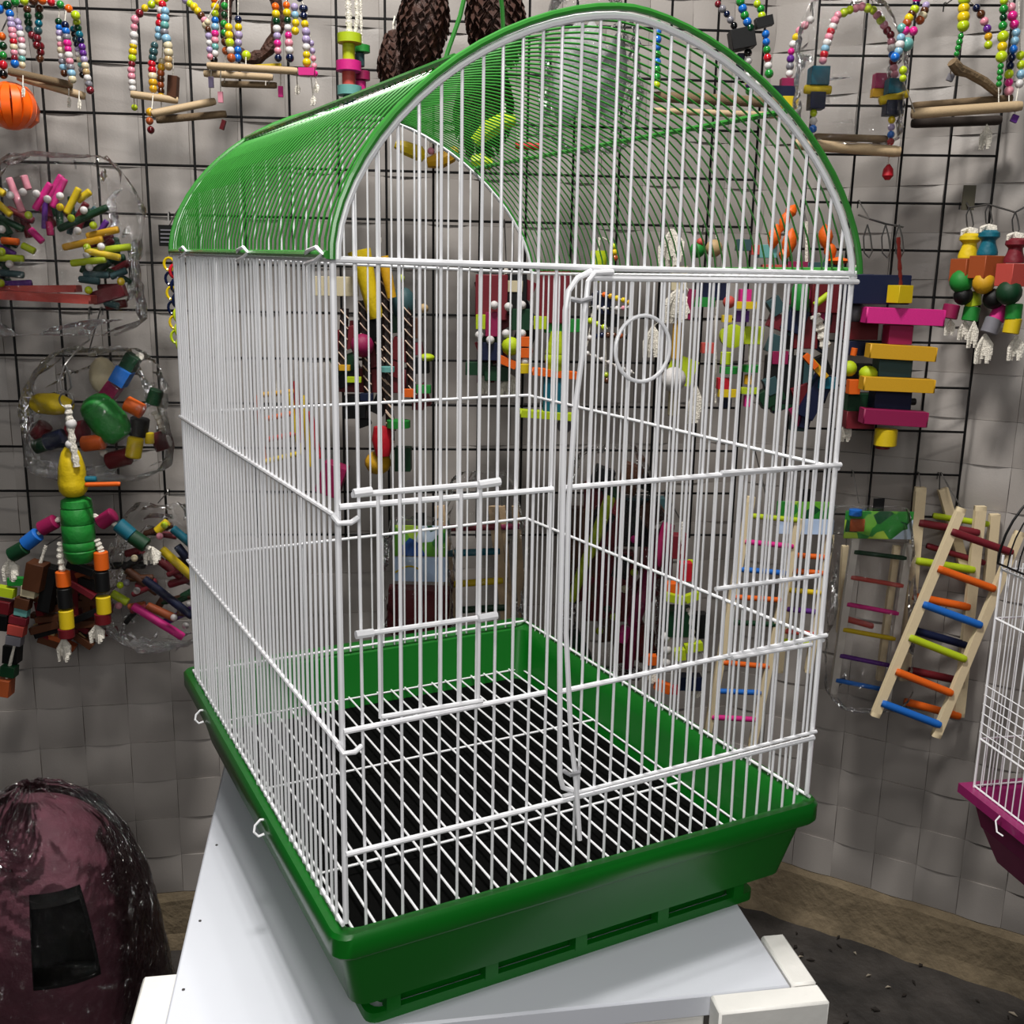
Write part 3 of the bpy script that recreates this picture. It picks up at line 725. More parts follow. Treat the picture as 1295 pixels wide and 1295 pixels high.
strand(t, [(946,52),(946,90),(948,120)], 'wkwgwLg', 10, .05); strand(t, [(968,38),(970,66),(973,98)], 'bbgrwg', 11, .06)
block(t, 938, 50, 30, 24, 'k', .05, tilt=-12); block(t, 966, 28, 22, 12, 'k', .06, tilt=-14); block(t, 936, 84, 9, 30, 'B', .04)
for x, k in ((948,'v'), (960,'w')): ball(t, x, 106, 12, k, .05)
stick(t, (826,122), (984,130), 13, off=.05, m=BRANCH, name='perch'); stick(t, (826,140), (984,146), 8, off=.08, m=WOOD, name='perch')
hookup(t, 884, -6, .05)
t = toy('block_strand_toy', 'navy block and yellow block strand in film at the roof edge', 'bird toy', 1004, 50, .03)
strand(t, [(1028,22),(1010,40),(1001,60),(998,98)], 'wppywmvsw', 10, .013); block(t, 998, 106, 22, 12, 'M', .013); block(t, 990, 117, 36, 14, 'B', .013); block(t, 998, 130, 20, 14, 'y', .013); hookup(t, 1028, 22, .013)
t = toy('bead_swing', 'arched bead swing in plastic with teal, yellow and navy blocks each side', 'bird toy', 1085, 5, .06, G_SW)
strand(t, [(1052,38),(1058,20),(1076,12),(1092,8),(1106,14),(1116,28),(1124,42)], 'wppLLppLLpLpa', 11, .07)
strand(t, [(1052,36),(1044,60),(1040,80)], 'rpwcrp', 11, .07)
strand(t, [(1126,40),(1128,62),(1132,98)], 'apwbRpp', 11, .07)
block(t, 1035, 97, 23, 22, 't', .07); stick(t, (1017,113), (1051,114), 11, 'y', .075, name='peg'); block(t, 1032, 128, 19, 20, 'B', .07)
strand(t, [(1029,138),(1028,168)], 'Lwb', 10, .07)
block(t, 1132, 110, 22, 18, 't', .07); stick(t, (1112,128), (1148,118), 11, 'y', .075, name='peg'); block(t, 1128, 137, 20, 18, 'B', .07)
strand(t, [(1128,147),(1126,184)], 'ylbr', 9.5, .07)
block(t, 1112, 103, 14, 18, 'M', .04); block(t, 1110, 118, 16, 10, 'z', .04)
stick(t, (1006,182), (1138,192), 14, off=.085, m=WOOD, name='perch'); stick(t, (1030,173), (1122,176), 9, off=.04, m=BRANCH, name='perch')
dangle(t, [(1126,184,.07),(1125,192,.083),(1123,210,.07)]); dangle(t, [(1028,166,.07),(1028,186,.085)]); spindle(t, 1123, [(208,3), (214,12), (222,14), (227,6)], 'r', .07, name='charm')
bag(t, 1006, -6, 1142, 186, .072, .074, amp=.006); hookup(t, 1090, 2, .06)
t = toy('bead_swing', 'bead swing with forked branch, yellow and green beads and thick pale perches', 'bird toy', 1210, 0, .06, G_SW)
strand(t, [(1160,-4),(1158,10),(1150,22),(1146,32)], 'mBLuyO', 11, .135); strand(t, [(1172,4),(1168,18),(1162,28)], 'lunO', 11, .12)
strand(t, [(1138,34),(1150,42),(1158,38)], 'qm.m', 12, .135); strand(t, [(1142,52),(1152,60)], 'q', 16, .135)
strand(t, [(1140,44),(1137,64),(1130,76)], 'cwcb', 12, .14); strand(t, [(1142,84),(1142,104)], 'LL', 10, .135); dangle(t, [(1160,-30),(1160,-4)], .135); dangle(t, [(1172,-30),(1172,4)], .12); dangle(t, [(1147,32),(1142,52),(1142,84),(1144,106),(1157,142,.09)], .135); dangle(t, [(1150,42),(1140,44)], .136)
strand(t, [(1220,-6),(1219,8),(1218,38)], 'LyyL', 15, .08); strand(t, [(1216,42),(1209,72)], 'gggg', 8, .08)
strand(t, [(1232,6),(1242,20),(1250,40),(1250,62)], 'BupvzL', 11, .05); strand(t, [(1270,-4),(1269,22),(1268,38)], 'LgGg', 11, .08)
strand(t, [(1269,40),(1268,56),(1266,78)], 'LyL', 14, .08); strand(t, [(1266,80),(1263,110)], 'gggg', 8, .08)
strand(t, [(1278,4),(1281,24),(1284,36)], 'pmm', 12, .06); strand(t, [(1286,36),(1282,60),(1276,92),(1276,120)], 'ccbBBLmp', 11.5, .06)
strand(t, [(1290,64),(1292,90),(1288,112)], 'LLcw', 12, .05)
t.part('branch', tube([P(1204,78,.10), P(1212,88,.095), P(1224,92,.085), P(1244,103,.07), P(1262,118,.06)], [.0075, .0085, .0065, .0068, .006], 9), BRANCH)
stick(t, (1153,144), (1292,134), 13, off=.085, m=WOOD, name='perch'); stick(t, (1153,134), (1280,124), 9, off=.05, m=BRANCH, name='perch'); stick(t, (1153,156), (1266,152), 12, off=.02, m=mat('dark_branch', (40,30,24), .8, var=.3), name='perch')
for x, y, c_ in ((1202,98,'s'), (1283,150,'v')): block(t, x, y, 8, 9, c_, .08, dp=4, name='charm', tilt=20)
tassel(t, 1248, 158, 14, 30, .03); hookup(t, 1214, -8, .06)
dangle(t, [(1203,82,.10),(1202,95,.08)]); dangle(t, [(1284,136,.085),(1283,147,.08)]); dangle(t, [(1248,150),(1248,160)], .024); dangle(t, [(1263,108,.08),(1263,134,.085)]); dangle(t, [(1276,118,.06),(1276,134,.08)]); dangle(t, [(1214,-8,.06),(1220,-6,.08)]); dangle(t, [(1214,-8,.06),(1232,6,.05)]); dangle(t, [(1232,-14,.06),(1270,-4,.08)]); dangle(t, [(1270,-4,.08),(1278,4,.06)]); dangle(t, [(1288,-20),(1290,64)], .05); dangle(t, [(1288,110,.05),(1284,134,.08)])

# ------------------------------------------------------------------ left: bagged stick arch
t = toy('stick_arch_swing', 'bagged arch of pink, yellow and green wooden sticks with red plank swing', 'bagged toy', 75, 215, .06)
R_ = random.Random(3)
for a, b, c_, o in (((11,225),(28,268),'p',.08), ((64,232),(44,265),'m',.085), ((30,222),(36,240),'p',.06), ((82,226),(66,262),'m',.07), ((78,222),(62,250),'m',.055),
    ((100,238),(84,270),'y',.08), ((114,242),(98,254),'y',.07), ((-4,256),(14,272),'y',.08), ((-6,238),(6,246),'y',.07), ((136,262),(74,290),'G',.085),
    ((150,290),(110,299),'z',.08), ((130,302),(80,313),'z',.085), ((166,312),(116,318),'L',.075), ((152,326),(108,317),'y',.09), ((134,328),(90,333),'L',.09),
    ((138,348),(106,347),'d',.08), ((160,342),(140,350),'d',.06), ((126,356),(100,353),'d',.085), ((2,304),(24,306),'o',.07), ((28,310),(44,318),'L',.08), ((-6,326),(30,327),'L',.085),
    ((-4,344),(30,348),'d',.08), ((38,290),(54,306),'m',.06), ((62,280),(64,298),'M',.06), ((20,250),(34,282),'R',.04), ((48,258),(70,286),'R',.04), ((-2,275),(30,290),'G',.045), ((80,262),(100,290),'R',.04), ((2,360),(40,358),'v',.06), ((124,305),(104,345),'G',.04), ((146,300),(150,352),'G',.035), ((10,290),(6,350),'G',.04)):
    stick(t, a, b, 9, c_, o)
for k in range(46):
    an = math.pi*R_.uniform(-.12, 1.12); rx, ry = R_.uniform(60, 88), R_.uniform(72, 104); x, y = 66+rx*math.cos(an), 350-ry*math.sin(an); tl = an + R_.uniform(-.5, .5); hl = R_.uniform(9, 19)
    stick(t, (x-hl*math.cos(tl), y+hl*math.sin(tl)), (x+hl*math.cos(tl), y-hl*math.sin(tl)), R_.uniform(7, 11), R_.choice('RGRGvaGuMkdR'), R_.uniform(.035, .06))
for x, y, c_ in ((13,247,'w'),(29,243,'w'),(46,245,'w'),(60,252,'w'),(76,248,'w'),(106,266,'w'),(98,292,'w'),(76,262,'y'),(90,276,'L'),(36,272,'L'),(118,285,'L'),(2,290,'w'),(110,322,'w'),(110,313,'L'),(113,338,'w'),(12,334,'w'),(2,318,'L'),(112,367,'L'),(153,356,'y'),(128,312,'w'),(1,358,'L')):
    p = P(x, y, .09); r = 5*mpp(p); t.inst('bead', shared('sphere', bm_(c_)), p, None, (r, r, r))
plank(t, (-14,372), (119,379), 11, 'C', .09, dp=26, name='seat_plank'); plank(t, (-10,366), (100,365), 9, 'C', .055, dp=24, name='seat_plank'); plank(t, (118,378), (158,366), 16, 'a', .06)
bag(t, -36, 196, 178, 424, .078, .10, .55, .007); hookup(t, 75, 205, .06)
# black price strip beside the roof
t = toy('price_strip', 'small dark printed card strip clipped behind the left roof edge', 'card', 214, 300, .02)
block(t, 215, 298, 28, 26, 'k', .02, dp=2, name='card')
for k in range(4): block(t, 213, 291+k*5, 20, 1.6, 's', .0215, dp=1, name='print_line')
t.part('hook', tube([P(230,258,.02), P(231,262,.03), P(236,264,.03)], .0012, 6), STEEL); t.part('pin', tube([P(214,286,.02), P(222,270,.012), P(229,260,.004)], .0009, 5), STEEL)
t = toy('chain_toy', 'short yellow and blue plastic chain hanging by the cage back post', 'bird toy', 216, 330, .012)
for k, c_ in enumerate('yrBByBBLyLLL'):
    x = 216+k*.9+(3 if k % 2 else -2); y = 334+k*9.2; ctr = P(x, y, .012); s = mpp(ctr); a = HR if k % 2 == 0 else (HR*.5+HF*.8)
    t.part('link', tube([ctr + a*(6.5*s*math.cos(i*math.pi/6)) + ZV*(8*s*math.sin(i*math.pi/6)) for i in range(12)], 1.9*s, 6, closed=True), bm_(c_))
hookup(t, 214, 328, .012)

# ------------------------------------------------------------------ left: barrel ring toy and barrel doll
def grooved(t, x, prof, c, off, tilt=0): return spindle(t, x, prof, c, off, tilt, name='barrel')
t = toy('barrel_ring_toy', 'bagged ring toy with leaning green barrel, yellow bell and blocks on rope', 'bagged toy', 150, 450, .05)
spindle(t, 134, [(498,20), (504,38), (512,44), (513.5,43), (515,44.6), (535,46), (536.5,45), (538,46), (553,40), (560,26)], 'g', .07, tilt=-36, name='barrel')
spindle(t, 66, [(486,16), (492,24), (496,26), (497.5,25), (499,26.5), (514,28), (525,24), (536,12)], 'y', .06, tilt=-88, name='bell')
rope(t, [(176,452),(165,470),(150,490)], 7, .06); block(t, 165, 459, 18, 22, 'G', .065, tilt=32); block(t, 154, 476, 20, 22, 'b', .07, tilt=32); block(t, 141, 494, 18, 20, 'M', .06, tilt=38)
disc(t, 170, 515, 20, 24, 'o', .085, tilt=-62); disc(t, 196, 502, 18, 20, 'G', .06, tilt=20); disc(t, 176, 540, 24, 24, 'k', .06, tilt=10); disc(t, 170, 566, 20, 26, 'y', .08, tilt=12); disc(t, 189, 554, 12, 14, 'y', .06)
disc(t, 118, 560, 20, 28, 'o', .08, tilt=82); disc(t, 70, 556, 22, 26, 'B', .07, tilt=70); disc(t, 52, 563, 18, 18, 'G', .06, tilt=70); disc(t, 98, 546, 26, 24, 'a', .05, tilt=75); disc(t, 202, 558, 18, 24, 'a', .05, tilt=-18); disc(t, 150, 580, 22, 30, 'R', .06, tilt=75); disc(t, 52, 545, 20, 22, 'R', .05, tilt=40)
ball(t, 130, 475, 34, 'n', .03, sy=1.4, name='knot'); rope(t, [(195,520),(203,535),(206,548)], 8, .05); rope(t, [(146,585),(135,578),(125,565)], 9, .06)
tassel(t, 176, 446, 12, 10, .06); hookup(t, 112, 446, .07, 4)
bag(t, 34, 440, 212, 604, .062, .10, .5, .006)
OFFADD = .06
t = toy('barrel_doll_toy', 'doll toy with yellow bottle head, green barrel body and knotted rope limbs', 'bird toy', 90, 460, .10)
t.part('snap_hook', tube([P(82,462,.10), P(76,478,.102), P(78,492,.102), P(85,496,.104), P(90,490,.102), P(88,476,.102), P(83,462,.10)], .0014, 6), STEEL)
p = P(84, 506, .105); s = mpp(p); t.part('ring', tube([p+HR*(9*s*math.cos(a*math.pi/8))+ZV*(9*s*math.sin(a*math.pi/8)) for a in range(16)], .0012, 6, closed=True), STEEL)
rope(t, [(86,512),(88,530),(92,560),(97,590)], 9, .105, name='neck_rope'); ball(t, 90, 536, 14, 'w', .105, name='knot'); ball(t, 88, 562, 11, 'w', .105, name='knot')
HEAD = spindle(t, 91, [(566,14), (572,22), (580,27), (592,33), (594,32), (597,34), (599,33), (610,36), (620,34), (626,26), (628,16)], 'y', .09, name='head')
stick(t, (108,606), (122,606), 8, 't', .10, name='peg'); stick(t, (108,613), (152,612), 6, 'o', .11, name='beak')
spindle(t, 99, [(628,22), (632,36), (640,38), (641.5,36), (643,38.5), (660,40), (661.5,38), (663,40), (682,40), (683.5,38), (685,40), (693,40), (694.5,38), (696,40), (704,37), (711,26)], 'g', .085, name='body')
for (x, y, w_, h, tl, c_) in ((61,664,24,20,-62,'M'), (40,682,20,24,52,'b'), (23,697,20,20,60,'G'), (135,656,24,18,56,'M'), (158,670,18,24,-48,'t'), (176,684,20,20,-55,'G')): disc(t, x, y, 19, 23, c_, .08, tilt=tl if x > 100 else abs(tl), name='arm_block')
rope(t, [(76,656),(60,665),(40,682),(22,697),(12,708)], 6, .08, name='arm_rope'); rope(t, [(118,652),(136,657),(158,671),(178,686),(190,694)], 6, .08, name='arm_rope')
tassel(t, 12, 706, 22, 30, .075); tassel(t, 192, 692, 22, 22, .075)
rope(t, [(77,686),(76,704),(79,722)], 8, .085, name='leg_rope'); rope(t, [(122,682),(127,694),(129,702)], 8, .085, name='leg_rope')
for (x, y, h, c_) in ((80,732,20,'o'), (82,756,27,'k'), (84,783,25,'y'), (84,800,12,'R'), (128,709,24,'o'), (129,735,27,'k'), (131,765,23,'y'), (130,782,14,'R')): disc(t, x, y, 18 if c_ != 'R' else 20, h, c_, .085, name='leg_block')
tassel(t, 80, 806, 18, 32, .08); tassel(t, 122, 790, 20, 24, .085)
_a = P(113, 430, .012-OFFADD); t.part('hanger', tube([P(82,462,.10), P(90,452,.09), P(104,436,.05), P(112,431,-.01)]+[_a]+overwire(_a, 113), .0014, 6), STEEL)
OFFADD = 0
OFFADD = .02
t = toy('block_strand_toy', 'dangling strand of rust, mint and brown blocks beside the doll toy legs', 'bird toy', 35, 700, .05)
for (x, y, w_, h, c_, tl) in ((46,728,22,36,'u',14), (38,747,18,14,'n',12), (30,762,18,14,'u',14), (28,773,17,10,'q',12), (24,784,22,10,'a',12), (22,796,20,13,'C',12), (19,809,19,12,'s',10), (16,826,18,24,'k',8), (12,848,18,14,'G',8), (6,868,18,22,'O',8), (26,735,30,10,'g',0), (8,748,22,12,'L',10), (2,766,26,16,'R',10), (0,785,26,20,'k',5), (62,744,16,60,'k',14)): block(t, x, y, w_, h, c_, .05 if c_ != 'k' else .035, tilt=tl)
rope(t, [(58,690),(46,728),(26,784),(6,868)], 4, .05); hookup(t, 58, 690, .05)
OFFADD = -.008
t = toy('plank_cluster_toy', 'dark cluster of rough wood slats hanging behind the doll toy legs', 'bird toy', 100, 720, .03)
for (a, b, c_) in (((48,794),(140,772),'a'), ((54,784),(112,784),'u'), ((44,792),(72,798),'e'), ((92,778),(114,786),'O'), ((60,770),(130,758),'u'), ((50,806),(80,816),'u'), ((100,800),(112,812),'e'), ((66,745),(132,744),'u'), ((50,760),(60,808),'R'), ((112,715),(112,800),'u'), ((96,715),(98,800),'R')): plank(t, a, b, 9, c_, .03, dp=14, name='slat')
R_ = random.Random(21)
for k in range(26):
    x, y, tl, hl = R_.uniform(52, 128), R_.uniform(715, 812), R_.uniform(-.6, .5), R_.uniform(12, 26)
    plank(t, (x-hl*math.cos(tl), y+hl*math.sin(tl)), (x+hl*math.cos(tl), y-hl*math.sin(tl)), R_.uniform(6, 10), R_.choice('uRkuaOku'), R_.uniform(.022, .05), dp=10, name='slat')
rope(t, [(104,690),(104,740)], 5, .03); hookup(t, 104, 690, .03)
OFFADD = 0
t = toy('stick_bundle_toy', 'bagged bundle of yellow, blue and pink sticks beside the cage back corner', 'bagged toy', 195, 650, .06)
for a, b, c_, o in (((204,694),(250,736),'y',.07), ((182,732),(244,780),'B',.08), ((168,766),(232,806),'m',.085), ((141,750),(162,762),'L',.07), ((218,668),(244,690),'t',.05), ((198,672),(212,660),'y',.06), ((190,700),(230,730),'R',.04), ((186,766),(222,782),'O',.05), ((160,720),(200,750),'u',.04), ((224,690),(244,716),'B',.045)): stick(t, a, b, 11, c_, o)
for x, y, c_ in ((152,740,'L'),(160,737,'s'),(173,747,'w'),(150,766,'p'),(240,763,'w'),(235,791,'w'),(220,781,'w'),(208,664,'L'),(202,678,'p'),(170,706,'n')):
    p = P(x, y, .08); r = 4.6*mpp(p); t.inst('bead', shared('sphere', bm_(c_)), p, None, (r, r, r))
for k in range(22):
    x, y, tl, hl = R_.uniform(155, 245), R_.uniform(665, 780), R_.uniform(-1.1, .2), R_.uniform(10, 22)
    stick(t, (x-hl*math.cos(tl), y-hl*math.sin(tl)), (x+hl*math.cos(tl), y+hl*math.sin(tl)), R_.uniform(7, 11), R_.choice('uRkBuaGvO'), R_.uniform(.03, .045))
bag(t, 140, 640, 262, 815, .06, .09, .5, .009); hookup(t, 200, 636, .06)

# ------------------------------------------------------------------ right: block tower and bell toys
t = toy('block_tower_toy', 'tall hanging tower of yellow and magenta planks with navy block and yellow cube', 'bird toy', 1135, 300, .08)
for x in (1097, 1120, 1137):
    t.part('snap_hook', tube([P(x,284,.07), P(x-5,300,.072), P(x-4,320,.074), P(x+2,326,.074), P(x+6,318,.074), P(x+4,300,.072), P(x,284,.07)], .0012, 6), STEEL)
t.part('hanger', tube([P(1086,272,.03), P(1100,277,.07), P(1120,283,.07), P(1142,287,.05)], .0016, 6), STEEL)
hookup(t, 1100, 277, .07); rope(t, [(1136,300),(1138,340),(1139,362)], 5, .085, m=mat('red_chain', (120,40,34), .4, metal=.5), name='chain')
block(t, 1110, 366, 72, 36, 'B', .07, dp=30); block(t, 1138, 372, 22, 22, 'y', .10, dp=22, turn=22)
plank(t, (1092,398), (1191,402), 20, 'm', .09, dp=26); block(t, 1135, 423, 30, 24, 'M', .08, dp=24)
plank(t, (1097,443), (1181,448), 18, 'z', .095, dp=24); block(t, 1128, 464, 42, 24, 'd', .07, dp=26); ball(t, 1098, 472, 24, 'L', .08, sy=.8)
plank(t, (1089,484), (1179,488), 17, 'z', .095, dp=24); block(t, 1125, 506, 46, 24, 'B', .07, dp=26); stick(t, (1130,508), (1158,508), 9, 'k', .07, name='peg')
plank(t, (1089,525), (1170,530), 19, 'M', .095, dp=24); disc(t, 1120, 553, 28, 22, 'y', .09, name='spool'); disc(t, 1116, 565, 18, 5, 'R', .09)
t = toy('block_tower_toy', 'shadowed block toy with orange pegs tucked behind the yellow and magenta planks', 'bird toy', 1085, 340, .03)
rope(t, [(1084,335),(1084,350)], 5, .03); block(t, 1084, 362, 30, 30, 'B', .03); ball(t, 1082, 395, 26, 's', .03, name='knot'); block(t, 1086, 418, 42, 22, 'R', .03); block(t, 1084, 440, 26, 18, 'B', .035); stick(t, (1079,450), (1081,440), 8, 'o', .05, name='peg')
ball(t, 1074, 466, 20, 'L', .05); block(t, 1086, 470, 34, 20, 'k', .03); block(t, 1079, 489, 14, 18, 'o', .06); block(t, 1088, 508, 38, 22, 'G', .03); block(t, 1085, 530, 36, 22, 'a', .03); tassel(t, 1070, 535, 14, 24, .03); hookup(t, 1084, 335, .03)
def belltoy(x, y, bell, cube, label, off, d2):
    t = toy('bell_toy', label, 'bird toy', x, y, off, 'bell toys on the right grid')
    t.part('snap_hook', tube([P(x,y-38,off), P(x-4,y-28,off), P(x-3,y-14,off), P(x+2,y-8,off), P(x+5,y-16,off), P(x+3,y-28,off), P(x,y-38,off)], .0011, 6), STEEL)
    tassel(t, x, y-12, 20, 10, off); spindle(t, x, [(y-4,16), (y-1,25), (y+4,26), (y+8,17), (y+12,18), (y+22,25), (y+26,25)], bell, off, name='bell')
    block(t, x-2, y+42, 33, 28, cube, off, dp=28, turn=20)
    for q in d2:
        k, dx, dy, w_, h, c_, tl = q
        if k == 'b': ball(t, x+dx, y+dy, w_, c_, off+.008)
        elif k == 'd': disc(t, x+dx, y+dy, w_, h, c_, off+.004, tilt=tl)
        else: tassel(t, x+dx, y+dy, w_, h, off)
    return t
t0 = belltoy(1226, 300, 'y', 'O', 'bell toy with yellow bell top, brown cube and green ball on short ropes', .04, [('b',-10,56,30,0,'g',0), ('b',-8,74,24,0,'k',0), ('d',-24,94,20,18,'M',8), ('d',4,78,20,18,'L',-12), ('d',2,97,20,18,'g',6), ('t',-24,104,12,20,0,0), ('t',-6,106,14,24,0,0)])
t1 = belltoy(1250, 296, 't', 'O', 'bell toy with blue bell top, rust cube and olive ball', .075, [('b',-6,62,28,0,'z',0), ('b',6,82,26,0,'k',0), ('d',14,100,20,20,'m',24), ('d',4,116,21,20,'s',16), ('t',-4,126,20,38,0,0), ('t',-18,110,12,34,0,0)])
t2 = belltoy(1284, 306, 'a', 'C', 'bell toy with red bell top, coral cube and dark green ball', .115, [('b',-8,64,32,0,'G',0), ('d',-2,88,20,20,'g',0), ('d',-4,106,20,20,'y',6), ('t',2,118,18,32,0,0)])
_a = P(1222, 256, .02); t2.part('hanger', tube(overwire(_a, 1222)[::-1]+[_a, P(1226,262.5,.04), P(1250,258.5,.075), P(1284,268.5,.115), P(1296,262,.118), P(1299,256,.118)], .0015, 6), STEEL)
t2.part('clip', boxg(P(1225,250,.02), HR*.009, HF*.002, ZV*.018), mat('clip_olive', (70,66,52), .6))

# ------------------------------------------------------------------ ladders
def ladder(label, L0, L1, R0_, R1, rungs, off, wd=10, m=LADDERWOOD, th=8, group='toy ladders under the grids', bagbox=None, off2=None):
    t = toy('toy_ladder', label, 'toy ladder', (L0[0]+R0_[0])/2, min(L0[1], R0_[1]), off, group)
    plank(t, L0, L1, wd, None, off, off2, dp=8, name='side_rail', m=m); plank(t, R0_, R1, wd, None, off, off2, dp=8, name='side_rail', m=m)
    for a, b, c_ in rungs: 
        k = (a[1]-L0[1])/max(1, L1[1]-L0[1]); o_ = off + ((off2 or off)-off)*max(0, min(1, k))
        stick(t, a, b, th, c_, o_+.004, name='rung')
    return t
PRINT = {}
def cardmat():
    m = bpy.data.materials.new('printed_header_card'); m.use_nodes = True; nt = m.node_tree; b = nt.nodes['Principled BSDF']
    tc = nt.nodes.new('ShaderNodeTexCoord'); v = nt.nodes.new('ShaderNodeTexVoronoi'); v.inputs['Scale'].default_value = 45; v.feature = 'F1'
    nt.links.new(tc.outputs['Object'], v.inputs['Vector']); sp = nt.nodes.new('ShaderNodeSeparateColor'); nt.links.new(v.outputs['Color'], sp.inputs[0])
    cr = nt.nodes.new('ShaderNodeValToRGB'); cr.color_ramp.interpolation = 'CONSTANT'
    for k, (pos, c) in enumerate(((0,(40,120,46)), (.3,(96,160,50)), (.55,(24,70,40)), (.72,(150,180,60)), (.84,(190,205,225)), (.93,(40,80,150)))):
        e = cr.color_ramp.elements[k] if k < 2 else cr.color_ramp.elements.new(pos); e.position = pos; e.color = lin(c)+(1,)
    nt.links.new(sp.outputs[0], cr.inputs[0]); nt.links.new(cr.outputs[0], b.inputs['Base Color']); b.inputs['Roughness'].default_value = .25
    return m
CARD = cardmat(); SKYCARD = mat('pale_blue_print', (176,196,226), .3, var=.1)
def header(t, x0, y0, x1, y1, off, lower=None):
    p = P((x0+x1)/2, (y0+y1)/2, off); s = mpp(p)
    t.part('header_card', boxg(p, HR*((x1-x0)/2*s), HF*.0012, ZV*((y1-y0)/2*s), .0005), CARD)
    if lower:
        p = P((x0+x1)/2, (y1+lower)/2, off); t.part('card_band', boxg(p, HR*((x1-x0)/2*s), HF*.0012, ZV*((lower-y1)/2*s), .0005), SKYCARD)
    q = P((x0+x1)/2, y0-6, off); t.part('hang_tab', boxg(q, HR*(7*s), HF*.001, ZV*(10*s), .0004), BLACKWIRE)
t = ladder('bagged wooden ladder with pale rails and green header card under the right grid', (1082,676), (1053,880), (1149,688), (1120,892),
    [((1080,698),(1146,706),'G'), ((1076,730),(1142,741),'C'), ((1071,764),(1136,776),'m'), ((1066,796),(1132,808),'y'), ((1062,829),(1127,842),'v'), ((1057,860),(1122,873),'b')], .05, 9, m=mat('ladder_wood_grey', (196,190,182), .55, var=.06), th=6)
header(t, 1068, 646, 1154, 682, .058); disc(t, 1082, 648, 16, 8, 'b', .064, name='printed_cap'); block(t, 1084, 664, 18, 16, 'O', .062, dp=3, name='printed_patch')
bag(t, 1046, 642, 1156, 898, .062, .036, .85, .004); hookup(t, 1086, 636, .05, 18)
t = ladder('second pale ladder partly hidden behind the bagged green header ladder', (1069,690), (1062,800), (1134,690), (1112,860), [((1068,782),(1104,792),'C')], .012, 8); hookup(t, 1070, 691, .012)
t = ladder('bare wood ladder tilted across the others with maroon, orange and blue rungs', (1216,642), (1106,906), (1290,672), (1183,932),
    [((1203,672),(1280,699),'a'), ((1186,719),(1258,745),'o'), ((1167,764),(1241,791),'b'), ((1150,806),(1221,834),'L'), ((1133,849),(1204,877),'o'), ((1115,889),(1189,917),'b')], .10, 11, th=10, off2=.13); hookup(t, 1216, 643, .10)
t = ladder('thick railed wood ladder behind the tilted ladder with yellow and red rungs', (1164,616), (1143,860), (1240,640), (1212,906),
    [((1162,661),(1238,674),'a'), ((1158,709),(1232,721),'L'), ((1154,754),(1226,768),'o'), ((1156,797),(1222,816),'B'), ((1148,847),(1218,862),'R'), ((1144,887),(1214,906),'o')], .024, 13, th=10); hookup(t, 1164, 617, .024)
t = ladder('short wood ladder rail pair nearest the purple trayed cage', (1192,618), (1220,720), (1258,650), (1250,740), [((1180,652),(1250,663),'L'), ((1172,690),(1245,712),'a')], .009, 12, th=8); hookup(t, 1188, 620, .009)
t = ladder('wooden ladder seen through the cage with pink, blue and orange thin rungs', (950,628), (893,935), (1010,656), (951,944),
    [((947,652),(1010,658),'L'), ((942,685),(1003,691),'m'), ((936,720),(996,725),'b'), ((930,755),(989,759),'o'), ((924,787),(984,790),'G'), ((915,838),(972,843),'o'), ((908,874),(962,876),'b'), ((900,907),(957,910),'m')], .07, 10, th=7)
hookup(t, 968, 624, .07, 20)
t = ladder('bagged ladder with pale blue header card beside the cage front right post', (1003,672), (985,850), (1050,676), (1022,850),
    [((1004,702),(1046,705),'o'), ((1002,722),(1044,725),'o'), ((998,746),(1038,750),'y'), ((995,770),(1034,774),'v'), ((993,798),(1030,802),'C'), ((988,810),(1026,814),'L')], .03, 9, th=7)
header(t, 982, 634, 1054, 656, .036, 676); hookup(t, 1018, 628, .03, 20)
t = ladder('wooden ladder with yellow and teal rungs in bag behind the back bars', (556,640), (578,800), (624,640), (642,800),
    [((560,668),(630,666),'a'), ((566,700),(632,697),'t'), ((572,739),(636,734),'y'), ((576,772),(640,768),'G')], .04, 13, m=mat('ladder_wood_tan', (176,150,118), .6, var=.15), th=9)
bag(t, 562, 598, 664, 806, .044, .04, .6, .006); hookup(t, 594, 630, .04, 20)
t = ladder('pale ladder in bag with maroon rung beside the yellow runged ladder', (634,640), (646,800), (652,640), (662,800), [((632,667),(658,665),'M')], .012, 10, m=MATS['ladder_wood_tan']); hookup(t, 635, 641, .012)
OFFADD = .062
t = toy('bagged_seed_pack', 'dark bagged pack with green and pale blue printed header behind the cage', 'bagged toy', 530, 650, .04)
header(t, 497, 664, 566, 704, .05, 736)
plank(t, (491,770), (568,772), 58, 'R', .04, dp=26, name='pack'); t.part('rainbow_mark', tube([P(500+k*4, 724-8*math.sin(k*.35), .056) for k in range(9)], .0014, 6), wm_('y'))
bag(t, 483, 655, 574, 804, .047, .046, .7, .005); hookup(t, 532, 650, .05, 20)
OFFADD = 0

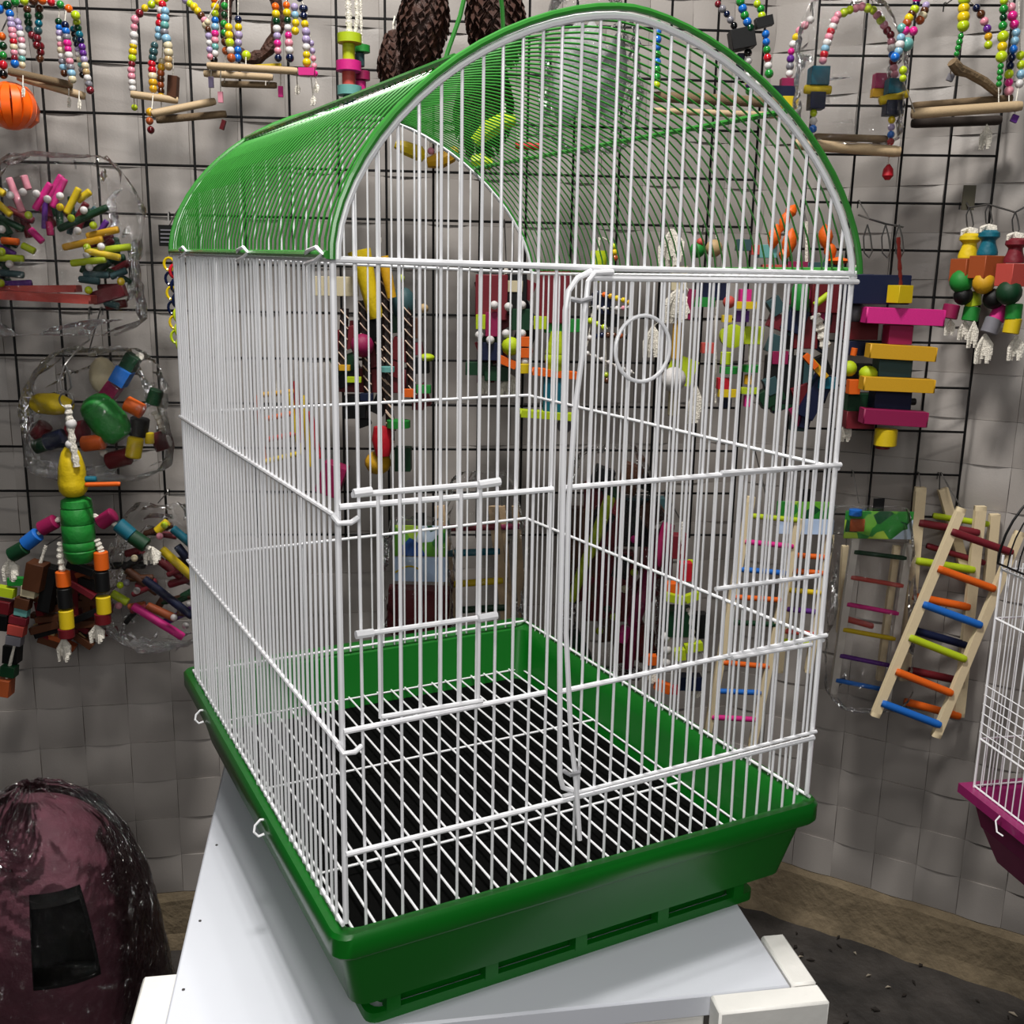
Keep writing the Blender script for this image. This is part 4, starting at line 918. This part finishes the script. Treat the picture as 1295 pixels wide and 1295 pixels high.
# ------------------------------------------------------------------ toys behind the cage
t = toy('spiral_rope_toy', 'dark toy of spiral wound brown poles with yellow hourglass and purple ball', 'bird toy', 480, 330, .06)
DARKROPE = mat('dark_brown_rope', (30,14,12), .6, var=.2, bump=.3); PALETW = mat('pale_twist', (196,170,150), .7)
for x0, y0, x1, y1 in ((458,380,466,500), (486,340,494,560), (478,430,496,545), (514,385,522,500), (436,390,432,470)):
    r_ = rope(t, [(x0,y0),((x0+x1)/2,(y0+y1)/2),(x1,y1)], 11, .06, m=DARKROPE, name='pole', twist=False)
    n = int((y1-y0)/13)
    for k in range(n):
        u = (k+.5)/n; x = x0+(x1-x0)*u; y = y0+(y1-y0)*u; a = P(x-5, y-5, .0665); b = P(x+5, y+6, .0665)
        t.part('twist_band', tube([a, (a+b)/2-HF*.0025, b], .0011, 5), PALETW, r_)
spindle(t, 465, [(318,30), (330,28), (360,22), (395,20), (402,16)], 'y', .08, tilt=-14, name='hourglass'); spindle(t, 490, [(325,14), (345,14), (376,12)], 'z', .075, tilt=-12)
ball(t, 458, 437, 30, 'M', .075); ball(t, 510, 384, 32, 'd', .05, sy=1.3); ball(t, 507, 352, 10, 'L', .06); ball(t, 540, 452, 20, 'L', .05, sy=.5)
block(t, 425, 362, 54, 24, 'n', .04); block(t, 470, 480, 90, 30, 'R', .03); block(t, 448, 480, 18, 7, 'L', .075); block(t, 436, 465, 14, 7, 'z', .07); disc(t, 490, 467, 18, 7, 'q', .075); block(t, 464, 502, 16, 9, 'B', .075); block(t, 518, 497, 14, 10, 'o', .08); block(t, 536, 492, 18, 10, 'g', .06)
disc(t, 504, 536, 30, 10, 'g', .07); spindle(t, 484, [(540,22), (556,28), (576,18)], 'r', .06); ball(t, 478, 585, 34, 'z', .04, sy=.9); block(t, 510, 580, 20, 30, 'G', .04); rope(t, [(480,300),(478,330)], 5, .06); hookup(t, 478, 300, .06)
R_ = random.Random(4)
for k in range(24): block(t, R_.uniform(428, 535), R_.uniform(400, 530), R_.uniform(14, 30), R_.uniform(12, 30), R_.choice('kRukakBG'), R_.uniform(.03, .045), tilt=R_.uniform(-30, 30))
block(t, 420, 605, 30, 40, 'M', .03, tilt=20); ball(t, 536, 390, 12, 'e', .06)
t = toy('frame_swing_toy', 'orange and yellow square plastic frames hanging behind the left cage bars', 'bird toy', 355, 490, .05)
for x0, y0, x1, y1, c_ in ((326,500,372,495,'z'), (330,585,384,572,'y'), (326,500,334,588,'o'), (366,495,380,575,'y'), (336,530,372,522,'o'), (338,556,376,548,'C'), (374,482,378,560,'r'), (392,520,404,580,'r'), (384,500,392,590,'y')): stick(t, (x0,y0), (x1,y1), 7, c_, .05)
rope(t, [(352,470),(350,498)], 3, .05); hookup(t, 352, 468, .05)
t = toy('rope_knot_toy', 'maroon blocks with white knots, lime ball and orange beads behind the cage back post', 'bird toy', 640, 340, .07)
rope(t, [(640,330),(640,350)], 5, .06)
block(t, 622, 376, 40, 56, 'a', .05); block(t, 652, 372, 28, 50, 'k', .05); block(t, 648, 362, 26, 14, 'n', .06); block(t, 660, 404, 26, 26, 'G', .07); block(t, 608, 407, 12, 18, 'L', .08); block(t, 624, 410, 20, 30, 'M', .07); block(t, 622, 444, 28, 22, 'B', .07)
ball(t, 646, 438, 24, 'L', .085); block(t, 664, 432, 18, 12, 'o', .085); block(t, 664, 446, 18, 12, 'o', .085); block(t, 642, 458, 24, 10, 'o', .085, tilt=22); disc(t, 662, 466, 16, 12, 'y', .085)
for k in range(14): block(t, R_.uniform(606, 672), R_.uniform(350, 480), R_.uniform(14, 26), R_.uniform(14, 26), R_.choice('kaRGkB'), R_.uniform(.02, .045), tilt=R_.uniform(-30, 30))
for x, y in ((625,386), (643,388), (660,386), (606,424), (620,430), (640,422), (660,422), (664,457)): ball(t, x, y, 11, 'w', .085, name='knot')
block(t, 606, 466, 34, 16, 'G', .06); block(t, 628, 472, 30, 18, 'G', .065); tassel(t, 645, 474, 26, 26, .06); tassel(t, 612, 474, 16, 24, .05); hookup(t, 640, 330, .06)
t = toy('spool_tower_toy', 'yellow carved spool over orange plank, blue block and lime plank behind the latch', 'bird toy', 700, 350, .07)
block(t, 700, 376, 40, 64, 'a', .05); block(t, 711, 412, 46, 16, 'g', .06, tilt=-2); block(t, 683, 408, 16, 16, 'L', .07)
spindle(t, 703, [(420,14), (430,18), (445,28), (448,26), (450,28), (458,27), (460,25), (468,22)], 'L', .08, name='spool'); plank(t, (672,469), (730,475), 9, 'o', .08, dp=20); block(t, 702, 500, 30, 46, 't', .07); plank(t, (657,522), (724,527), 9, 'L', .085, dp=20); ball(t, 714, 538, 20, 's', .06, name='knot'); rope(t, [(704,335),(704,420)], 4, .06); hookup(t, 704, 338, .06)
t = toy('bead_loop_toy', 'loops of small dark, yellow and white beads behind the door ring', 'bird toy', 760, 320, .06)
spindle(t, 757, [(318,20), (326,22), (345,18), (356,10)], 'L', .06); strand(t, [(776,308),(778,330)], 'LyO', 8, .06)
strand(t, [(752,370),(770,374),(790,380),(800,384)], 'Bozyyz', 7, .07); strand(t, [(745,388),(765,390),(785,390),(800,388)], 'kwwkwpw', 6.5, .07); block(t, 762, 384, 28, 26, 'B', .05); block(t, 765, 405, 34, 16, 'k', .05)
strand(t, [(742,404),(756,410),(768,416)], 'LLL', 8, .07); strand(t, [(742,428),(760,424),(780,424),(796,426)], 'wBBuuOk', 7.5, .07); strand(t, [(738,445),(755,452),(775,460),(790,468),(802,472)], 'wwwwwww', 6.5, .07); strand(t, [(766,470),(768,485)], 'Lu', 8, .06); rope(t, [(758,300),(757,318)], 3, .06); hookup(t, 758, 302, .06); dangle(t, [(757,354,.06),(752,372,.055),(748,400,.07),(744,430,.07),(740,448,.07)]); dangle(t, [(776,308,.06),(762,300,.06)]); dangle(t, [(768,416,.07),(764,405,.06)]); dangle(t, [(766,430,.07),(766,470,.06)])
t = toy('rope_tassel_toy', 'white rope tassel toy with tan post, yellow square card and white ball', 'bird toy', 850, 285, .06)
tassel(t, 850, 290, 30, 46, .07); block(t, 858, 352, 20, 30, 'n', .06); tassel(t, 856, 366, 34, 42, .07); disc(t, 856, 430, 12, 50, 'z', .06, name='post'); block(t, 862, 468, 34, 34, 'L', .055, dp=3, tilt=20, name='card'); ball(t, 852, 480, 32, 'w', .075, name='pompon'); disc(t, 852, 506, 14, 40, 'n', .06, name='post'); block(t, 872, 385, 9, 38, 'M', .075, tilt=8); dangle(t, [(860,352,.07),(871,368,.075)]); dangle(t, [(848,395,.07),(826,413,.05)]); dangle(t, [(868,462,.056),(880,487,.05)]); tassel(t, 826, 412, 22, 40, .05); tassel(t, 880, 486, 16, 50, .05); hookup(t, 850, 286, .06)
t = toy('disc_column_toy', 'column toy of green, pink and yellow discs with a big olive disc', 'bird toy', 900, 300, .06)
rope(t, [(905,296),(905,510)], 3, .05, twist=False)
ball(t, 882, 316, 20, 'g', .07); ball(t, 903, 314, 22, 'e', .07); ball(t, 886, 306, 10, 'C', .075); block(t, 890, 382, 26, 12, 'g', .05); block(t, 898, 366, 40, 26, 'B', .04); ball(t, 922, 382, 16, 'C', .07); block(t, 942, 374, 14, 16, 'm', .07); block(t, 943, 386, 26, 9, 'y', .075); block(t, 938, 400, 16, 14, 'v', .06); block(t, 919, 403, 12, 9, 'y', .07)
p = P(926, 425, .07); s = mpp(p); t.inst('big_disc', shared('cyl', wm_('L')), p, FRONTAL @ Quaternion((1, 0, 0), math.radians(90)), (16*s, 15*s, 6*s)); block(t, 950, 424, 28, 22, 'L', .05, dp=14); block(t, 895, 440, 16, 13, 'C', .07)
disc(t, 918, 453, 14, 16, 'L', .075); disc(t, 922, 468, 24, 9, 'g', .075); block(t, 915, 485, 16, 14, 'r', .075); block(t, 920, 497, 24, 10, 'y', .078); block(t, 917, 509, 14, 12, 'B', .06); hookup(t, 905, 296, .06)
t = toy('disc_column_toy', 'second slimmer column of green, olive and pink discs beside the big olive disc', 'bird toy', 948, 440, .05)
rope(t, [(948,431),(948,515)], 3, .048, twist=False); disc(t, 950, 466, 24, 9, 'g', .05); disc(t, 948, 480, 14, 12, 'z', .05); block(t, 948, 494, 22, 8, 'L', .055); block(t, 946, 507, 10, 14, 'm', .05)
t = toy('petal_toy', 'bright orange petal shapes on green stems with plum and teal blocks below', 'bird toy', 1000, 270, .05)
for x, y, w_, h, tl in ((979,300,13,26,10), (998,308,14,30,8), (992,280,10,22,15), (1000,268,11,16,30), (1044,300,14,26,-8), (1050,318,12,20,-12), (1060,330,22,8,0), (990,322,8,12,0)):
    w_ *= 1.35; h *= 1.25
    spindle(t, x, [(y-h/2,2), (y-h/4,w_*.8), (y,w_), (y+h/4,w_*.7), (y+h/2,2)], 'o', .06, tilt=tl, name='petal')
for x, y, w_, h, c_, tl in ((970,318,22,16,'q',0), (955,316,12,12,'C',0), (940,310,18,14,'d',0), (1010,338,30,14,'M',0), (978,342,30,14,'C',0), (1048,341,12,8,'L',0), (1040,338,40,12,'d',0)): block(t, x, y, w_, h, c_, .05, tilt=tl)
spindle(t, 1012, [(358,16), (366,22), (386,22), (392,16)], 'g', .07, name='barrel'); block(t, 1004, 405, 24, 30, 'B', .05, tilt=20); block(t, 1040, 375, 36, 40, 'R', .04); block(t, 1046, 395, 26, 50, 'a', .03); block(t, 1016, 420, 30, 40, 'R', .04)
stick(t, (1030,386), (1048,372), 8, 'L', .08); rope(t, [(1030,398),(1038,416),(1044,440)], 13, .06); plank(t, (1020,451), (1044,478), 9, 'z', .08, name='peg'); plank(t, (1018,449), (1032,465), 8, 'o', .085, name='peg'); block(t, 1030, 500, 22, 60, 'B', .06, tilt=26); block(t, 1046, 484, 24, 14, 't', .07); block(t, 1018, 530, 12, 22, 'B', .06, tilt=10)
block(t, 985, 452, 20, 16, 'M', .05); block(t, 990, 480, 44, 60, 'k', .04, dp=26); block(t, 1010, 470, 30, 34, 'd', .035); R_ = random.Random(9)
for k in range(26): block(t, R_.uniform(972, 1040), R_.uniform(360, 540), R_.uniform(16, 34), R_.uniform(14, 30), R_.choice('kRBGakdtM'), R_.uniform(.032, .05), tilt=R_.uniform(-35, 35))
for x, y in ((979,312), (998,322), (992,290), (1044,312), (1050,326)): t.part('stem', tube([P(x, y, .06), P(x+2, y+8, .056), P(1012+(x-1012)*.8, 342, .05)], .0014, 5), wm_('g'))
rope(t, [(1020,280),(1020,360)], 4, .04); hookup(t, 1020, 281, .04)
t = toy('bagged_stick_toy', 'bagged maroon toy with long yellow stick and long magenta stick behind the door', 'bagged toy', 790, 570, .05)
stick(t, (772,628), (744,704), 15, 'L', .07); stick(t, (744,700), (722,760), 13, 'L', .07); stick(t, (846,662), (800,790), 18, 'M', .08); stick(t, (800,790), (794,845), 14, 'M', .07); stick(t, (792,792), (786,812), 14, 'm', .085)
for x, y, w_, h, c_ in ((760,650,44,80,'R'), (800,660,40,60,'k'), (770,740,60,90,'R'), (735,700,40,120,'u'), (830,700,40,60,'a'), (815,640,50,24,'d')): block(t, x, y, w_, h, c_, .035, dp=20)
for k in range(24): block(t, R_.uniform(728, 828), R_.uniform(600, 830), R_.uniform(16, 32), R_.uniform(16, 40), R_.choice('RkuaRkuG'), R_.uniform(.025, .05), tilt=R_.uniform(-35, 35))
for x, y, c_ in ((802,724,'L'), (776,780,'L'), (758,798,'L'), (790,745,'n'), (802,682,'m'), (768,770,'G')): ball(t, x, y, 10, c_, .06)
bag(t, 712, 566, 838, 850, .06, .085, .5, .007); hookup(t, 786, 562, .05)
OFFADD = .06
t = toy('rope_block_toy', 'rope toy with red block, lime bands, white knots and orange pegs low behind the bars', 'bird toy', 860, 690, .06)
rope(t, [(862,660),(862,700)], 5, .06); block(t, 858, 690, 20, 30, 'a', .05); block(t, 866, 722, 16, 24, 'r', .07); block(t, 850, 744, 18, 16, 'o', .06); block(t, 872, 716, 8, 16, 'L', .06)
plank(t, (842,754), (866,760), 10, 'L', .08); plank(t, (866,758), (884,752), 10, 'L', .08); block(t, 858, 785, 30, 34, 'G', .06); block(t, 884, 790, 16, 32, 'k', .05); rope(t, [(872,770),(874,800),(876,822)], 9, .075); plank(t, (852,828), (866,826), 14, 'L', .08); plank(t, (866,820), (888,816), 11, 'L', .08)
for x, y in ((842,806), (843,822), (842,838), (884,830)): ball(t, x, y, 13, 'w', .07, name='knot')
block(t, 823, 834, 14, 12, 'o', .06); block(t, 838, 868, 20, 12, 'o', .07, tilt=20); block(t, 872, 862, 28, 18, 'B', .06); block(t, 852, 872, 14, 10, 'r', .06); tassel(t, 822, 846, 18, 18, .06); tassel(t, 878, 868, 18, 14, .06); hookup(t, 862, 660, .06, 14)
OFFADD = 0

# ------------------------------------------------------------------ plum pet pod in plastic, on the floor at left
pc = fr(1.42, -.715); pod = Thing('pet_pod', 'plum padded pet pod with black square opening wrapped in clear plastic on the floor', 'pet bed', pc)
PLUM = mat('plum_velvet', (92,50,62), .75, var=.2, scale=30, bump=.25, bscale=90); INNER = mat('black_lining', (4,4,4), .9)
PW, PD, PH = .178, .165, .425
def podpt(a, v, k=1.0):     # a angle (0 = towards camera), v 0..1 height
    q = max(0, min(1, v)); e = (1-max(0, (q-.35)/.65)**2.6)**.5; e *= 1.0-.28*q
    sx = math.copysign(abs(math.sin(a))**.75, math.sin(a)); cy = math.copysign(abs(math.cos(a))**.75, math.cos(a))
    return pc + HR*(PW*e*sx*k) - HF*(PD*e*cy*k) + ZV*(PH*q*(k if q > .5 else 1))
NA_, NV_ = 64, 36
def inhole(i, j): 
    a = (2*math.pi*(i+.5)/NA_+math.pi) % (2*math.pi)-math.pi; v = (j+.5)/NV_
    return 0.24 < a < .93 and .46 < v < .77
vs = [podpt(2*math.pi*i/NA_, j/NV_*.995) for j in range(NV_+1) for i in range(NA_)]
fs = [(j*NA_+i, j*NA_+(i+1) % NA_, (j+1)*NA_+(i+1) % NA_, (j+1)*NA_+i) for j in range(NV_) for i in range(NA_) if not inhole(i, j)]
fs.append(tuple(NV_*NA_+i for i in range(NA_)))
pod.part('shell', (vs, fs), PLUM)
vs = [podpt(2*math.pi*i/NA_, .02+j/NV_*.95, .94) for j in range(NV_+1) for i in range(NA_)]
pod.part('lining', (vs, [(j*NA_+(i+1) % NA_, j*NA_+i, (j+1)*NA_+i, (j+1)*NA_+(i+1) % NA_) for j in range(NV_) for i in range(NA_) if not inhole(i, j)]+[tuple(range(NA_))]), INNER)
vs, fs = lathe([(.13*math.sin(math.pi*(.1+.8*i/6)), .05*i/6) for i in range(7)], 20); pod.part('cushion', ([v+pc+ZV*.025 for v in vs], fs), INNER)
R_ = random.Random(5); vs = []; NW, NH = 160, 80
for j in range(NH+1):
    for i in range(NW):
        a = (2*math.pi*i/NW+math.pi) % (2*math.pi)-math.pi; v = .04+j/NH*.955
        dx, dy = (a+.12)*.17, (v-.84)*.42; rr_ = math.hypot(dx, dy); th = math.atan2(dy, dx)
        g = math.exp(-(rr_/.10)**2)*min(1, rr_/.015)
        k = 1.05 + .030*g*math.sin(th*15+3*math.sin(rr_*40)) + .010*math.sin(a*9+v*14)*math.sin(v*23) + R_.uniform(-1, 1)*.004
        vs.append(podpt(a, v, max(1.018, k)))
fs = [(j*NW+i, j*NW+(i+1) % NW, (j+1)*NW+(i+1) % NW, (j+1)*NW+i) for j in range(NH) for i in range(NW)]
pod.part('plastic_wrap', (vs, fs), FILM, label='clear crinkled plastic wrap')

# ------------------------------------------------------------------ cage with plum tray at right
ZK = .50
K0 = onz(1212, 990, ZK); K1 = onz(1296, 1056, ZK); ka = (K1-K0).normalized(); kb = ZV.cross(ka)
if kb.dot(HR) < 0: kb = -kb
LA, LB = .36, .30
small = Thing('bird_cage', 'white wire bird cage with plum plastic tray and black wire dome beside the ladders', 'bird cage', K0+ka*LA/2+kb*LB/2-ZV*.105)
PLAST = mat('plum_plastic', (138,30,92), .35, var=.06, coat=.2)
def kp(a, b, z): return K0 + ka*a + kb*b + ZV*z
def kring(i, z): return [kp(i, i, z), kp(LA-i, i, z), kp(LA-i, LB-i, z), kp(i, LB-i, z)]
def kloft(rings):
    vf = loft(rings)
    return vf
ktray = small.part('tray', kloft([kring(.045, -.105), kring(.043, -.10), kring(.028, -.06), kring(.026, -.058), kring(.016, -.018), kring(0, -.014), kring(0, 0), kring(.014, 0), kring(.018, -.006), kring(.032, -.05)]), PLAST, smooth=False)
HB, HD = .345, .13
frame = [tube([kp(a, b, -.002), kp(a, b, HB)], .0018, 6) for a, b in ((.015,.015), (LA-.015,.015), (LA-.015,LB-.015), (.015,LB-.015))]
for z in (.002, .075, .255, HB-.02): frame.append(tube([kp(.015,.015,z), kp(LA-.015,.015,z), kp(LA-.015,LB-.015,z), kp(.015,LB-.015,z)], .0016, 6, closed=True))
kbody = small.part('wire_body', join(*frame), WHITEWIRE)
for i in range(1, 24):
    u = .015+(LA-.03)*i/24
    for b in (.015, LB-.015): small.bar('bar', kp(u, b, 0), kp(u, b, HB), .0009, WHITEWIRE, kbody)
for i in range(1, 20):
    u = .015+(LB-.03)*i/20
    for a in (.015, LA-.015): small.bar('bar', kp(a, u, 0), kp(a, u, HB), .0009, WHITEWIRE, kbody)
for k in range(6): small.bar('cross_wire', kp(.012, .015, .085+k*.014), kp(.012+.20, .014, .085+k*.014), .0008, WHITEWIRE, kbody)
def karch(u): return [kp(u, LB/2-(LB/2-.010)*math.cos(math.pi*i/20), HB-.012+HD*math.sin(math.pi*i/20)) for i in range(21)]
kroof = small.part('dome', join(tube(karch(.012), .0018, 6), tube(karch(LA-.012), .0018, 6), tube([kp(.012, .010, HB-.012), kp(LA-.012, .010, HB-.012)], .0016, 6), tube([kp(.012, LB-.010, HB-.012), kp(LA-.012, LB-.010, HB-.012)], .0016, 6), tube([kp(.012, LB/2, HB-.012+HD), kp(LA-.012, LB/2, HB-.012+HD)], .0016, 6)), BLACKWIRE)
for i in range(1, 16): small.part('rib', tube(karch(.012+(LA-.024)*i/16), .0011, 5), BLACKWIRE, kroof)
small.part('tray_clip', tube([kp(.10,-.004,.003), kp(.10,-.010,-.004), kp(.108,-.012,-.016), kp(.116,-.008,-.018)], .0012, 6), WHITEWIRE, ktray)
cr = Thing('crate', 'plain wooden crate carrying the cage with the plum tray', 'crate', kp(LA/2, LB/2, -ZK))
for a, b in ((.20,.14), (.31,.14), (.20,.25), (.31,.25)): cr.part('post', boxg(kp(a, b, -ZK/2-.0535), ka*.015, kb*.015, ZV*((ZK-.107)/2)), BRANCH)
for q in range(5): cr.part('slat', boxg(kp(.17+.04*q, .185, -.1105-.002), ka*.018, kb*.09, ZV*.006), BRANCH)

# ------------------------------------------------------------------ litter on the floor by the right wall
R_ = random.Random(11); LEAF = mat('dry_litter', (34,27,22), .85, var=.5); CHIP = mat('pale_litter', (150,140,124), .8, var=.3)
for k in range(30):
    x = R_.uniform(985, 1290); y = R_.uniform(max(1170, 1150+(x-980)*.30), 1294); p = onz(x, y, .0015); a = R_.uniform(0, 6.28); s = R_.uniform(.003, .008); l2 = R_.uniform(.25, .6)
    m = LEAF if k % 4 else CHIP
    d1 = V((math.cos(a), math.sin(a), 0)); d2 = V((-math.sin(a), math.cos(a), 0))
    vs = [p-d1*s, p+d2*s*l2+ZV*.002, p+d1*s+ZV*.001, p-d2*s*l2+ZV*.003]; vs += [v+ZV*.0015 for v in vs]
    o = bpy.data.objects.new('litter_scrap', mesh('litter_scrap', (vs, [(3,2,1,0),(4,5,6,7),(0,1,5,4),(1,2,6,5),(2,3,7,6),(3,0,4,7)]), m, False)); COL.objects.link(o)
    o['label'] = 'dark dry litter scrap on the dirty floor by the skirting' if m is LEAF else 'pale litter chip on the dirty floor by the skirting'
    o['category'] = 'litter'; o['group'] = 'dark litter scraps on floor' if m is LEAF else 'pale litter chips on floor'
